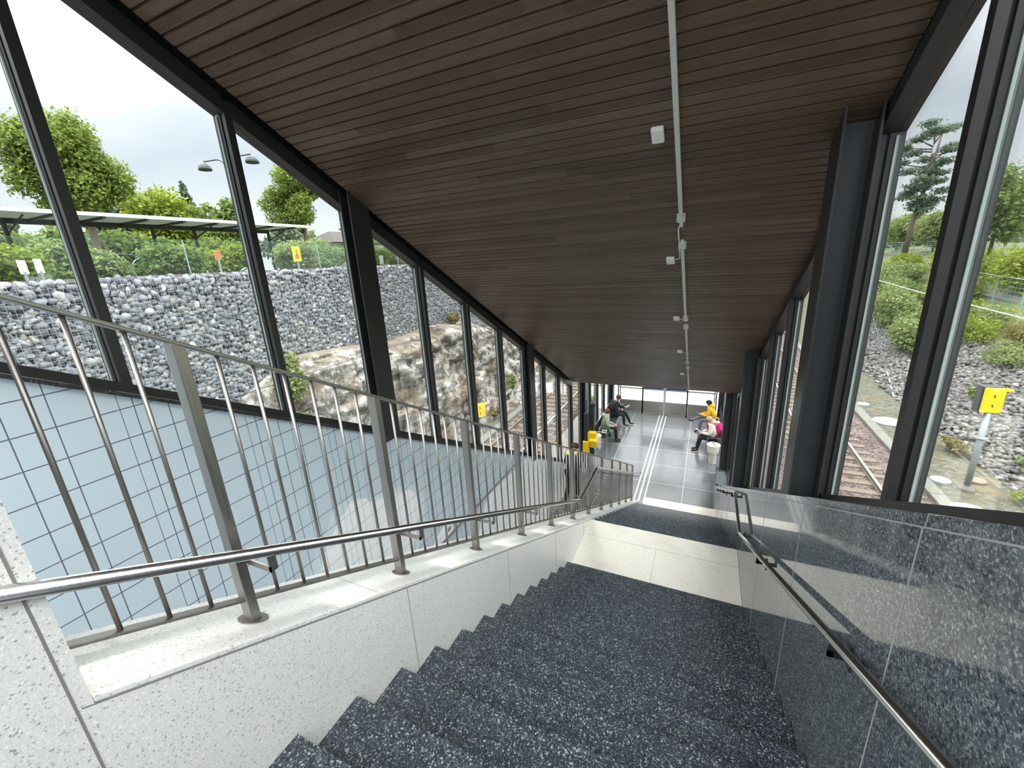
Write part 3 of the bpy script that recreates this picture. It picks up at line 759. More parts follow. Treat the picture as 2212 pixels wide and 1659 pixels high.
for cx, lb in ((-7.03, 'reddish crushed stone ballast around the left track'), (4.52, 'brownish crushed stone ballast around the right track')):
    P = np.stack([cx + rng.uniform(-1.75, 1.75, n), 8 + 30 * rng.random(n) ** 1.4, np.full(n, -7.435)], 1)
    o = stones('ballast_stones', P, .028 + .03 * rng.random((n, 3)), M['ballast_stone'], None, 8, ICO1); stuff(o); tag(o, lb, 'ballast')

def trough(x, w, lab):
    t = thing('cable_trough', (x, 16, -7.40), lab, 'cable trough')
    s0 = None
    for k in range(40):
        y = 8 + 1.0 * k
        if s0 is None: s0 = build('cover_slab', MB().box(x - w / 2, x + w / 2, y, y + .985, -7.44, -7.30), M['concrete'], t, bevel=.012)
        else: c = s0.copy(); COL.objects.link(c); c.parent = t; c.location = (0, 1.0 * k, .006 * math.sin(k * 2.1))
trough(-8.44, .36, 'row of concrete trough covers between the left track and the rock')
trough(6.62, .36, 'row of concrete trough covers between the right track and the stony slope')

def phone_post(x, y, zg, h, rotz, lab, w=.34, hh=.42):
    t = thing('signal_box_post', (x, y, zg), lab, 'trackside box', 'yellow trackside boxes')
    Mx = Matrix.Translation((x, y, zg)) @ Matrix.Rotation(rotz, 4, 'Z')
    build('pole', MB().tube([(0, 0, 0), (0, 0, h - hh)], .075, 14).xf(Mx), M['galvanised'], t, smooth=True)
    build('foot', MB().lathe([(.2, 0), (.19, .08), (.12, .16)], (0, 0, -.02), 14).xf(Mx), M['concrete'], t)
    build('clamp', MB().lathe([(.13, 0), (.14, .02), (.13, .04)], (0, 0, h * .52), 14).box(-.16, .20, -.012, .012, h * .52, h * .52 + .04).xf(Mx), M['galvanised'], t)
    build('case', MB().box(-w / 2 - .02, w / 2 + .02, -.02, .26, h - hh - .03, h + .03).xf(Mx), M['grey_steel'], t, bevel=.03)
    d = build('door', MB().box(-w / 2, w / 2, -.085, -.02, h - hh, h).xf(Mx), M['yellow'], t, bevel=.025)
    lt = MB()
    for zc in (.30, .68):                      # two small dark pictograms
        z = h - hh + hh * zc
        lt.box(-.02, .02, -.0875, -.085, z - .025, z + .03).box(-.028, -.008, -.0875, -.085, z + .035, z + .05).box(.0, .03, -.0875, -.085, z - .05, z - .035)
    build('pictogram', lt.xf(Mx), M['rubber'], d)
    build('badge', MB().ball((0, -.085, h - .07), (.05, .004, .02), 12, 6).xf(Mx), M['white_paint'], d)
    build('lock', MB().box(w / 2, w / 2 + .14, -.09, .0, h - .10, h - .02).xf(Mx), M['yellow'], t, bevel=.015)
phone_post(7.50, 15.62, -7.34, 3.22, .12, 'yellow trackside box on a tall grey pole before the stony slope on the right', .46, .74)
phone_post(-8.95, 15.2, -7.36, 1.38, .75, 'yellow trackside box at the foot of the rock, left of the left track', .48, .64)
for (x, y, r_, lb) in ((7.28, 21.2, .52, 'large round pale manhole cover beside the right trough'), (7.05, 16.0, .25, 'small pale manhole cover below the yellow right-hand box'), (8.0, 16.3, .24, 'small rust-brown manhole cover right of the grey pole foot'),
                   (7.0, 14.2, .40, 'round pale cover lowest at the right window sill'), (7.0, 23.4, .24, 'small pale cover farthest along the right trough')):
    o = build('manhole_cover', MB().lathe([(r_, 0), (r_, .07), (r_ * .93, .085), (r_ * .9, .078)], (x, y, -7.36), 24), M['rail_steel'] if 'rust' in lb else M['galvanised'], None); tag(o, lb, 'manhole cover', 'round covers by the right track')

# overhead wires
for nm, pts, lb in (('contact_wire', [(-7, -2, -2.55), (-7, 8, -2.53), (-7, 40, -2.5)], 'lower overhead wire above the left track'), ('messenger_wire', [(-7, -2, -1.95), (-7, 8, -1.84), (-7, 20, -1.6), (-7, 40, -1.9)], 'upper overhead wire above the left track'),
                    ('contact_wire', [(6.0, 4, -1.80), (6.0, 12.2, -1.71), (6, 16.9, -1.61), (6, 21, -1.47), (6, 40, -.9)], 'pale overhead wire crossing the right windows')):
    t = thing(nm, pts[1], lb, 'wire'); build('wire_strand', MB().tube(pts, .007 if pts[0][0] < 0 else .010, 6), M['grey_steel'] if pts[0][0] < 0 else M['white_plastic'], t)
    if 'lower' in lb:
        for y in (8.6, 14.6, 2.6): build('dropper', MB().tube([(-7, y, -2.53), (-7, y, -1.84)], .004, 5), M['grey_steel'], t)

gw = thing('guy_wire', (8.16, 23.47, -7.1), 'thin slanting guy wire with white marker sleeves beside the large round cover', 'wire')
A_, B_ = Vector((8.16, 23.47, -7.15)), Vector((6.10, 23.47, -1.3))
build('strand', MB().tube([A_, B_], .012, 6), M['galvanised'], gw)
for k in range(4): build('sleeve', MB().tube([A_.lerp(B_, .05 + .055 * k), A_.lerp(B_, .08 + .055 * k)], .026, 8), M['white_paint'], gw)

# canopy on the upper level
ca = thing('bus_canopy', (-21.4, 8, .08), 'long pale shelter canopy on dark posts behind the gabion wall', 'canopy')
fr, bk = -20.4, -22.4
def slab(x0, x1, ya, yb, za, zb, th):
    return MB().hexa([(x0, ya, za), (x1, ya, zb), (x1, yb, zb), (x0, yb, za), (x0, ya, za + th), (x1, ya, zb + th), (x1, yb, zb + th), (x0, yb, za + th)])
build('roof', slab(bk, fr, -4, 17.6, 2.46, 2.48, .06), M['roof_panel'], ca)
build('fascia', MB().box(fr - .02, fr + .03, -4, 17.7, 2.46, 2.58), M['white_paint'], ca)
build('rear_beam', MB().box(bk - .08, bk + .1, -4, 16.6, 2.28, 2.46), M['black_steel'], ca)
for y in np.arange(-3.5, 17.7, 1.35): build('rafter', MB().box(bk, fr, y - .05, y + .05, 2.38, 2.462), M['black_steel'], ca)
for y in (-1.5, 2.2, 6.6, 11.0, 12.7, 16.5): build('post', MB().tube([(-22.3, y, .08), (-22.3, y, 2.3)], .07, 8).tube([(-22.3, y, 1.9), (-20.9, y + .1, 2.42)], .03, 6), M['black_steel'], ca)

lp = thing('street_lamp', (-23.7, 16.05, .08), 'twin-arm street lamp with two drooping grey heads above the canopy', 'street lamp')
build('pole', MB().tube([(-23.7, 16.05, .08), (-23.7, 16.05, 5.2)], [.09, .06], 10), M['lamp_grey'], lp, smooth=True)
dv = Vector((3.34, .5, 0)).normalized()
for s_ in (-1, 1):
    e = Vector((-23.7, 16.05, 5.2))
    pts = [e + dv * s_ * 1.65 * (1 - math.cos(a)) * .45 + Vector((0, 0, .95 * math.sin(a))) for a in np.linspace(0, math.pi / 2, 7)] + [e + dv * s_ * 1.62 + Vector((0, 0, .95))]
    build('arm', MB().tube(pts, .035, 8), M['lamp_grey'], lp, smooth=True)
    c = pts[-1] + dv * s_ * .02
    build('lamp_head', MB().ball((c.x, c.y, c.z - .42), (.33, .33, .36), 14, 7, 0, 1), M['lamp_grey'], lp, smooth=True)

# trees and bushes on the upper level
tree('maple_tree', (-25, 9.9, .08), (-25, 9.9, 4.9), (2.1, 2.05, 2.5), 'large leafy maple farthest left, rising above the canopy', 'leaf_maple', 30000, .085, 11, 'trees on the upper level', 26, .2)
tree('maple_tree', (-25, 21.0, .08), (-25, 21.0, 4.7), (2.3, 2.5, 2.4), 'bright maple right of the street lamp with visible branches', 'leaf_maple', 17000, .085, 12, 'trees on the upper level', 22, .17, .36)
tree('broadleaf_tree', (-33, 20.9, .08), (-33, 20.9, 3.6), (2.2, 1.7, 2.5), 'round green tree behind the canopy, left of the lamp pole', 'leaf_green', 6000, .17, 13, 'trees on the upper level')
tree('broadleaf_tree', (-36, 18.6, .08), (-36, 18.6, 4.0), (2.2, 2.6, 2.8), 'yellowish bushy tree left of the pointed spruce', 'leaf_yellow', 6000, .17, 14, 'trees on the upper level')
tree('broadleaf_tree', (-40, 19.5, .08), (-40, 18.9, 4.6), (2.0, 1.1, 2.7), 'grey green pine just right of the large maple', 'leaf_pine', 3500, .2, 15, 'trees on the upper level')
tree('broadleaf_tree', (-40, 16.6, .08), (-40, 16.8, 4.4), (1.8, 1.0, 2.6), 'grey pine half hidden behind the large left maple', 'leaf_pine', 3500, .2, 16, 'trees on the upper level')
sp = thing('spruce_tree', (-40, 22.8, .08), 'pointed dark spruce above the canopy, left of the lamp', 'tree', 'trees on the upper level')
build('trunk', MB().tube([(-40, 22.8, .08), (-40, 22.8, 8.0)], [.16, .03], 8), M['bark'], sp)
leaves('foliage', [(-40 + .5 * q * math.cos(k * 2.4), 22.8 + .5 * q * math.sin(k * 2.4), 1.5 + 6.4 * (1 - q), .15 + 1.25 * q, .15 + 1.25 * q, .28) for k, q in ((k, 1 - k / 26) for k in range(26))], 6000, .16, M['leaf_pine'], sp, 17, .2)
tree('birch_tree', (-27, 28.5, .08), (-27, 28.0, 3.4), (2.0, 1.9, 3.0), 'thin pale birch beside the house, right of the bright maple', 'leaf_hedge', 3200, .13, 18, 'trees on the upper level', 16, .1, .34)
hy = [-.6, 1.6, 3.5, 5.3, 7.1, 9.0, 10.9, 12.8, 14.9, 17.2, 19.5]
hl = ['at the left picture edge', 'left of the first white notice boards', 'between the notice boards and the nearest mullion', 'hiding the nearest mullion foot', 'right of the nearest mullion by the orange sign', 'under the canopy posts',
      'left of the yellow sign', 'around the yellow road sign', 'just right of the yellow road sign', 'right of the first thick column', 'farthest along the gabion top']
for i, (y, l_) in enumerate(zip(hy, hl)):
    bush('hedge_bush', (-13.6 - .5 * (i % 2), y, .62), (.75, 1.12, .66), 'light green bush behind the glass balustrade, ' + l_, ('leaf_hedge', 'leaf_green', 'leaf_yellow')[i % 3], 4200, .055, 40 + i, 'bushes behind the glass balustrade')
for i, (x, y, rz) in enumerate(((-27.5, 1.5, 1.5), (-28, 6.5, 1.35), (-27.5, 12, 1.35), (-28, 16.8, 1.3), (-30, 25.5, 1.5), (-30, 32, 1.9), (-30, 39, 2.0))):
    bush('background_bush', (x, y, .1 + rz), (1.5, 3.0, rz), 'broad bush seen under the canopy, number %s from the left' % ('one', 'two', 'three', 'four', 'five', 'six', 'seven')[i], ('leaf_maple', 'leaf_hedge', 'leaf_green')[i % 3], 3600, .14, 60 + i, 'bushes under the canopy', 12)
for i in range(16):
    y = 6 + 7.5 * i; x = -62 + (6 if i % 2 else 0)
    tree('forest_tree', (x, y, .08), (x, y, 4.2), (4, 4.4, 4.0), 'hazy tree in the distant wood behind the left canopy', ('leaf_green', 'leaf_pine')[i % 2], 2200, .35, 90 + i, 'distant wood', 12, .2)

def sign(name, x, y, zb, zt, w, mat, lab, shape='box', extra=None):
    t = thing(name, (x, y, .08), lab, 'sign')
    build('sign_post', MB().tube([(x, y, .08), (x, y, zb + .05)], .03, 8), M['galvanised'], t)
    build('sign_panel', MB().box(x - .01, x + .02, y - w / 2, y + w / 2, zb, zt), mat, t, bevel=.008)
    return t
rs = sign('road_sign', -12.6, 10.2, .42, .90, .30, M['yellow'], 'yellow road sign with an orange arrow among the bushes above the gabion')
build('emblem', MB().box(-12.579, -12.575, 10.12, 10.28, .52, .64).box(-12.579, -12.575, 10.17, 10.23, .62, .82), M['orange'], rs)
sign('notice_board', -12.9, 3.86, .32, .60, .13, M['white_plastic'], 'left one of the small white boards above the gabion, near the left edge')
sign('notice_board', -12.9, 4.10, .33, .62, .12, M['white_paint'], 'right one of the small white boards above the gabion, near the left edge')
sign('notice_board', -12.8, 7.75, .52, .78, .18, M['orange'], 'faded orange sign behind the balustrade, right of the nearest mullion')
sign('notice_board', -11.9, 13.5, .20, .55, .20, M['white_paint'], 'small white board on the gabion top right of the first column')
bi = thing('bicycle', (-14.0, 6.6, .08), 'parked bicycle with pale wheels behind the glass balustrade', 'bicycle')
for dy in (-.5, .5):
    ring = [(-15.2, 6.55 + dy + .32 * math.cos(a), .41 + .32 * math.sin(a)) for a in np.linspace(0, 2 * math.pi, 21)]
    build('wheel', MB().tube(ring, .014, 6), M['galvanised'], bi)
build('bicycle_frame', MB().tube([(-15.2, 6.05, .41), (-15.2, 6.25, .85), (-15.2, 6.85, .82), (-15.2, 7.05, .41), (-15.2, 6.5, .42), (-15.2, 6.25, .85)], .014, 6).tube([(-15.2, 6.9, .8), (-15.2, 6.95, 1.0), (-15.05, 6.95, 1.02)], .010, 6), M['grey_steel'], bi)
build('saddle', MB().ball((-15.2, 6.2, .92), (.06, .13, .035), 10, 5), M['rubber'], bi)

ho = thing('house', (-42, 40, .08), 'pale house with a brown hipped roof behind the trees, left of the first column', 'house')
build('house_walls', MB().box(-46, -40, 38, 44, .08, 3.4), M['house_wall'], ho)
build('house_roof', MB().add([(-46.5, 37.5, 3.4), (-39.5, 37.5, 3.4), (-39.5, 44.5, 3.4), (-46.5, 44.5, 3.4), (-43, 40, 4.9), (-43, 42, 4.9)], [(0, 1, 4), (1, 2, 5, 4), (2, 3, 5), (3, 0, 4, 5), (0, 3, 2, 1)]), M['roof_tile'], ho)
for y in (39, 41, 43): build('house_window', MB().box(-39.99, -39.95, y - .4, y + .4, 1.6, 2.8), M['white_paint'], ho)

# plants by the rock and the left track
bush('rock_bush', (-9.95, 7.05, -2.62), (.42, .55, .85), 'fresh green bush growing from the rock below the gabion', 'leaf_hedge', 3600, .05, 71, 'plants on the rock')
bush('rock_bush', (-9.3, 18.9, -6.25), (.5, .7, .85), 'dark green shrub at the rock foot beside the second thick column', 'leaf_green', 3800, .06, 72, 'plants on the rock')
bush('rock_bush', (-8.95, 25.5, -6.2), (.5, 1.0, 1.0), 'green shrub between the second column and the next mullion', 'leaf_green', 2600, .08, 73, 'plants on the rock')
bush('grass_tuft', (-10.6, 16.3, -2.35), (.3, .5, .3), 'yellowish grass tuft on top of the rock', 'leaf_dry', 1300, .07, 74, 'plants on the rock', 6, 'grass')
bush('grass_tuft', (-9.75, 6.95, -3.72), (.28, .5, .16), 'low grass among the boulders near the left sill', 'leaf_hedge', 1300, .045, 75, 'plants on the rock', 6, 'grass')
bush('grass_tuft', (-9.25, 10.2, -6.6), (.4, .8, .5), 'dry bright grass at the rock foot behind the third railing post', 'leaf_dry', 1500, .06, 76, 'plants on the rock', 6, 'grass')
bush('grass_tuft', (-9.1, 16.9, -7.05), (.35, 1.0, .22), 'dry grass patch right of the yellow left-hand box', 'leaf_dry', 1200, .06, 77, 'plants on the rock', 6, 'grass')
bush('flower_patch', (-4.95, 14.3, -7.18), (.38, 1.1, .26), 'yellow flowering weeds between the platform path and the left track', 'flower', 1600, .05, 78, None, 7, 'flowers')
bush('flower_patch', (-5.2, 17.3, -7.2), (.3, .9, .2), 'sparse yellow flowers farther along the platform path', 'leaf_dry', 900, .05, 79, None, 7, 'flowers')
bush('grass_tuft', (-5.1, 19.6, -6.95), (.35, 1.1, .35), 'green grass clump beside the platform path, left of the bolted column', 'leaf_green', 1600, .06, 80, None, 7, 'grass')

# ------------------------------------------------------------------ outside, right
NX, NYr = 60, 150
V = []
for i in range(NYr):
    y = -8 + 98 * i / (NYr - 1)
    for j in range(NX):
        x = 6.82 + 14.5 * j / (NX - 1)
        z = -7.36 + max(0, min(x - 8.7, 11.3)) * .53 + noise.noise(Vector((x * .6, y * .4, 0))) * .16 * min(1, max(0, x - 7.5))
        V.append((x, y, z))
ii, jj = np.meshgrid(np.arange(NYr - 1), np.arange(NX - 1), indexing='ij'); b = (ii * NX + jj).ravel()
gr = arr_mesh('ground_slope', V, np.stack([b, b + NX, b + NX + 1, b + 1], 1), M['bank_soil'], None, True)
struct(gr)
struct(build('ground_right', MB().box(1.10, 6.84, -8, 90, -7.9, -7.44), M['ballast']))
struct(build('ground_plateau', MB().box(20.6, 90, -20, 140, -2.2, -1.38), M['upper_ground']))
n = 17000
x = 8.6 + 4.4 * rng.random(n) ** .9; y = 9 + 34 * rng.random(n) ** 1.2
z = -7.36 + np.clip(x - 8.7, 0, 99) * .53 + .03 + .05 * rng.random(n)
S = (.045 + .075 * rng.random(n))[:, None] * (.75 + .5 * rng.random((n, 3)))
S[:, 2] *= .75
o = stones('slope_stones', np.stack([x, y, z], 1), S, M['slope_stone'], None, 9, ICO1); stuff(o)
tag(o, 'loose broken grey stones covering the bank beyond the right track', 'stones')
RB = [((13.7, 30.2, -4.1), (1.0, 2.0, .8), 'leaf_hedge', 'leafy bush directly below the green mesh fence, right of the broad mullion'),
      ((13.9, 33.6, -4.0), (.9, 1.8, .9), 'leaf_yellow', 'yellow green bush against the left end of the mesh fence'),
      ((12.1, 33.6, -4.8), (1.2, 2.4, 1.1), 'leaf_hedge', 'green bush partly behind the broad mullion, over the stones'),
      ((13.0, 40.6, -3.9), (1.5, 3.0, 1.5), 'leaf_green', 'mid green bush halfway up the bank below the pine'),
      ((15.2, 47.5, -2.7), (1.6, 3.6, 1.5), 'leaf_hedge', 'upper green bush just below the concrete wall and pine'),
      ((14.6, 37.2, -3.2), (1.5, 2.6, 1.3), 'leaf_yellow', 'rounded yellow green bush between the mesh fence and the top fence'),
      ((10.9, 30.5, -5.3), (1.2, 2.6, 1.2), 'leaf_hedge', 'lowest big green bush at the upper edge of the stones, below the pine'),
      ((11.2, 42, -4.6), (1.4, 3.4, 1.8), 'leaf_green', 'dark green bush beside the first right column, above the stones'),
      ((13.4, 26.6, -4.5), (1.0, 1.6, .8), 'leaf_dry', 'yellowish dry shrub at the right edge below the mesh fence'),
      ((12.6, 29.0, -4.55), (1.2, 2.6, .9), 'leaf_yellow', 'broad yellow green bush on the bank beneath the grey mesh fence'),
      ((11.9, 37.0, -4.4), (1.5, 3.4, 1.7), 'leaf_hedge', 'green bush on the bank below the pine, left of the broad mullion'),
      ((13.6, 46, -3.4), (1.7, 4.5, 1.6), 'leaf_hedge', 'second green bush below the pine, higher on the bank'),
      ((16.3, 40.5, -2.0), (1.9, 4.0, 1.9), 'leaf_yellow', 'big bright yellow green bush at the right picture edge, under the top fence'),
      ((16.4, 34.0, -2.1), (1.9, 3.6, 1.8), 'leaf_yellow', 'bright yellow bush outermost at the right edge of the picture'),
      ((16.0, 50, -2.2), (1.4, 3.0, 1.2), 'leaf_yellow', 'bright bush seen just right of the broad mullion, below the top fence'),
      ((12.2, 25.3, -5.1), (1.0, 1.8, .65), 'leaf_hedge', 'low green bush right of the broad mullion, at the top of the stones'),
      ((10.3, 22.5, -6.2), (.3, .5, .25), 'leaf_green', 'small green weed among the stones left of the yellow box'),
      ((8.35, 18.6, -7.1), (.35, .7, .3), 'leaf_dry', 'dry weed between the round cover and the broad mullion'),
      ((8.6, 15.1, -7.15), (.4, .35, .22), 'leaf_yellow', 'small yellow weeds right of the grey pole foot'),
      ((9.4, 17.0, -6.8), (.3, .4, .22), 'leaf_hedge', 'small weed on the stones right of the grey pole')]
for i, (c, r_, mt, lb) in enumerate(RB):
    bush('bank_bush' if r_[2] > .4 else 'bank_weed', c, r_, lb, mt, 5200 if r_[2] > .9 else (2600 if r_[2] > .5 else 700), .10 if r_[2] > .9 else .06, 110 + i, 'plants on the right bank', 14)
def fence(pts, h, lab, step, group):
    t = thing('mesh_fence', pts[0], lab, 'fence', group)
    a, b = Vector(pts[0]), Vector(pts[1]); L = (b - a).length; n = int(L / step)
    for k in range(n + 1):
        p = a.lerp(b, k / n); build('fence_post', MB().tube([p - Vector((0, 0, .2)), p + Vector((0, 0, h))], .035, 8), M['green_steel'], t)
    m = MB()
    for q in np.linspace(.06, 1, 7): m.tube([a + Vector((0, 0, h * q)), b + Vector((0, 0, h * q))], .008, 4)
    for k in range(int(L / .35)): 
        p = a.lerp(b, (k + .5) / int(L / .35)); m.tube([p, p + Vector((0, 0, h))], .004, 4)
    build('wire_panel', m, M['green_steel'], t)
    build('top_rail', MB().tube([a + Vector((0, 0, h)), b + Vector((0, 0, h))], .025, 6), M['galvanised'], t)
fence(((19.4, 22, -1.55), (19.4, 78, -1.45)), 1.15, 'long mesh fence along the top of the right bank', 3.0, 'fences on the right bank')
fence(((14.6, 20, -4.20), (15.4, 37, -3.75)), 1.5, 'green mesh fence partway up the right bank, before a grey patch', 2.6, 'fences on the right bank')
o = build('concrete_parapet', MB().box(19.2, 19.5, 56, 80, -3.6, -1.5), M['pale_concrete']); tag(o, 'pale concrete wall under the top fence, behind the pine side bushes', 'wall')
o = build('gravel_patch', MB().hexa([(15.6, 26, -4.2), (17.2, 26, -3.4), (17.2, 36, -3.4), (15.6, 36, -4.2), (15.6, 26, -3.62), (17.2, 26, -2.8), (17.2, 36, -2.8), (15.6, 36, -3.62)]), M['pale_concrete']); tag(o, 'pale grey gravel patch behind the green mesh fence on the bank', 'path')

pt = thing('pine_tree', (16.9, 53.5, -1.6), 'tall bare-trunked pine with flat layered crown, left of the broad right mullion', 'tree', 'trees above the right bank')
build('trunk', MB().tube([(16.9, 53.5, -1.6), (17.0, 53.4, 1.5), (17.4, 53.2, 5.0), (17.7, 53, 9.0)], [.24, .2, .15, .05], 8), M['bark'], pt, smooth=True)
rr = np.random.default_rng(5); bl = []; m = MB()
for k in range(34):
    z = 2.2 + 7.0 * (k / 33) ; w = 3.1 * math.sin(math.pi * min(1, .22 + .78 * (9.9 - z) / 7.7)) * .62 + .5; a = rr.random() * 6.28; q = rr.uniform(.4, 1.0) * w
    c = Vector((17.3 + q * math.cos(a), 53.2 + q * math.sin(a), z + .3)); bl.append((c.x, c.y, c.z, .85, .85, .32))
    m.tube([(17.3, 53.2, z - .4), (17.3 + .5 * q * math.cos(a), 53.2 + .5 * q * math.sin(a), z - .1), c], [.07, .05, .02], 5)
build('branches', m, M['bark'], pt)
leaves('foliage', bl, 9000, .11, M['leaf_pine'], pt, 6, .1)
RT = [((17.5, 41, 1.9), (2.4, 3.2, 3.4), 'leaf_green', 'full green tree at the right picture edge behind the top fence'), ((18.6, 47.5, .9), (1.9, 3.2, 2.6), 'leaf_hedge', 'green tree right of the broad mullion behind the top fence'),
      ((20.5, 58, .9), (2.2, 4, 2.5), 'leaf_hedge', 'green tree at the pine foot, left of the broad mullion'), ((21, 66, 1.1), (2.2, 4, 2.6), 'leaf_green', 'green tree left of the pine trunk'), ((23, 76, 1.4), (3, 5, 3.0), 'leaf_green', 'farthest green tree behind the left side of the pine'),
      ((24, 90, 2.0), (4, 6, 4.0), 'leaf_pine', 'dark distant tree seen past the first right column')]
for i, (c, r_, mt, lb) in enumerate(RT):
    tree('bank_tree', (c[0], c[1], -1.4), c, r_, lb, mt, 6500 if i < 3 else 4000, .15, 140 + i, 'trees above the right bank', 20, .12, .42)
for i in range(12):
    y = 95 + 6 * (i % 3); x = -45 + 10 * i
    tree('forest_tree', (x, y, -6.5), (x, y, -1.5), (6, 5, 5.0), 'hazy tree in the distant wood beyond the tracks', ('leaf_green', 'leaf_pine')[i % 2], 1500, .5, 160 + i, 'distant wood beyond the tracks', 10, .25)

# ------------------------------------------------------------------ platform furniture
def bench(x0, x1, y0, y1, lab):
    t = thing('bench', ((x0 + x1) / 2, (y0 + y1) / 2, PF), lab, 'bench', 'black benches in the waiting hall')
    zs_ = PF + .44
    build('seat', MB().box(x0, x1, y0, y1, zs_ - .03, zs_), M['rubber'], t, bevel=.006)
    fx = x1 if x0 < -1 else x0
    build('front_edge', MB().box(fx - .012, fx + .012, y0, y1, zs_ - .04, zs_ + .004), M['handrail_steel'], t)
    bx = x0 if x0 < -1 else x1
    build('back_rest', MB().box(bx - .02, bx + .02, y0, y1, zs_ + .16, zs_ + .46), M['rubber'], t, bevel=.006)
    build('back_edge', MB().box(bx - .022, bx + .022, y0, y1, zs_ + .46, zs_ + .48), M['handrail_steel'], t)
    for y in (y0 + .02, y1 - .02):
        build('arm_frame', MB().tube([(x0, y, PF), (x0, y, zs_ + .20), (x1, y, zs_ + .20), (x1, y, PF)], .018, 8).tube([(x0, y, zs_ - .05), (x1, y, zs_ - .05)], .016, 8), M['handrail_steel'], t)
    for y in (y0 + (y1 - y0) * .35, y0 + (y1 - y0) * .68):
        build('leg', MB().box(x0 + .08, x1 - .08, y - .02, y + .02, PF, zs_ - .03), M['black_steel'], t)
bench(-3.44, -3.02, 14.15, 17.45, 'long black bench with steel edges along the left windows')
bench(.36, .80, 14.75, 17.45, 'long black bench along the right windows, behind the litter bin')

vr = thing('ticket_reader', (-3.2, 12.6, PF), 'bright yellow ticket reader on a dark grey pillar by the left windows', 'ticket reader')
build('pillar', MB().box(-3.43, -3.29, 12.52, 12.70, PF, -4.92), M['grey_steel'], vr, bevel=.01)
build('rear_pillar', MB().box(-3.30, -3.16, 12.80, 12.96, PF, -4.72), M['grey_steel'], vr, bevel=.01)
build('pillar_cap', MB().box(-3.31, -3.12, 12.78, 12.99, -4.74, -4.66), M['black_steel'], vr, bevel=.006)
build('body', MB().box(-3.46, -3.24, 12.46, 12.56, -6.36, -5.90).box(-3.30, -3.04, 12.50, 12.72, -5.98, -5.58), M['yellow'], vr, bevel=.02)
build('card_shelf', MB().exx([(12.40, -5.82), (12.62, -5.72), (12.62, -6.08), (12.48, -6.10)], -3.22, -2.97), M['yellow'], vr, bevel=.02)
build('screen', MB().hexa([(-3.19, 12.408, -5.83), (-3.0, 12.408, -5.83), (-3.0, 12.60, -5.735), (-3.19, 12.60, -5.735), (-3.19, 12.406, -5.824), (-3.0, 12.406, -5.824), (-3.0, 12.60, -5.729), (-3.19, 12.60, -5.729)]), plain('reader_screen', (.75, .45, .02), .3), vr)
build('leg', MB().box(-3.20, -3.09, 12.54, 12.64, PF, -6.08), M['grey_steel'], vr)
build('lamp', MB().ball((-3.03, 12.5, -6.12), (.04, .04, .06), 10, 6), plain('pale_blue', (.35, .6, .9), .3), vr)

def bin_(x, y, lab, full):
    t = thing('litter_bin', (x, y, PF), lab, 'litter bin', 'litter bins with clear bags')
    if full:
        build('pedestal', MB().lathe([(.125, 0), (.12, .02), (.115, .30), (.13, .36)], (x, y, PF), 20), M['clear_bag'], t, smooth=True)
        build('contents', MB().lathe([(.07, .02), (.085, .06), (.08, .15), (.03, .19)], (x, y, PF), 12), M['brown_leather'], t, smooth=True)
    build('bag', MB().lathe([(.13, .34), (.17, .40), (.19, .58), (.195, .66), (.20, .67), (.15, .66), (.14, .5), (.13, .42)], (x, y, PF), 20), M['clear_bag'], t, smooth=True)
    rg = [(x + .195 * math.cos(a), y + .195 * math.sin(a), PF + .67) for a in np.linspace(0, 2 * math.pi, 25)]
    build('ring', MB().tube(rg, .016, 8), M['white_plastic'], t, smooth=True)
    build('stand', MB().box(x - .02, x + .02, y + .20, y + .24, PF, PF + .70).box(x - .03, x + .03, y + .15, y + .24, PF + .64, PF + .68), M['black_steel'], t)
bin_(.54, 14.15, 'cream litter bin with an open clear bag before the right bench', True)
bin_(-3.33, 13.75, 'litter bin with a clear bag behind the yellow ticket reader', False)

# ------------------------------------------------------------------ people
def skin_mesh(name, nodes, edges, root, mat, parent, mw, sub=2):
    me = bpy.data.meshes.new(name); bm = bmesh.new(); ly = bm.verts.layers.skin.verify(); vs = {}
    inv = wloc(parent)
    for k, (p, r_) in nodes.items():
        v = bm.verts.new(mw @ Vector(p) - inv); rr = r_ if isinstance(r_, tuple) else (r_, r_)
        v[ly].radius = rr; v[ly].use_root = (k == root); vs[k] = v
    for a, b in edges: bm.edges.new((vs[a], vs[b]))
    bm.to_mesh(me); bm.free(); me.materials.append(mat)
    o = bpy.data.objects.new(name, me); finish(o, parent)
    sk = o.modifiers.new('skin', 'SKIN'); sk.use_smooth_shade = True
    sb = o.modifiers.new('sub', 'SUBSURF'); sb.levels = sub; sb.render_levels = sub
    return o
def chain(*n): return [(n[i], n[i + 1]) for i in range(len(n) - 1)]
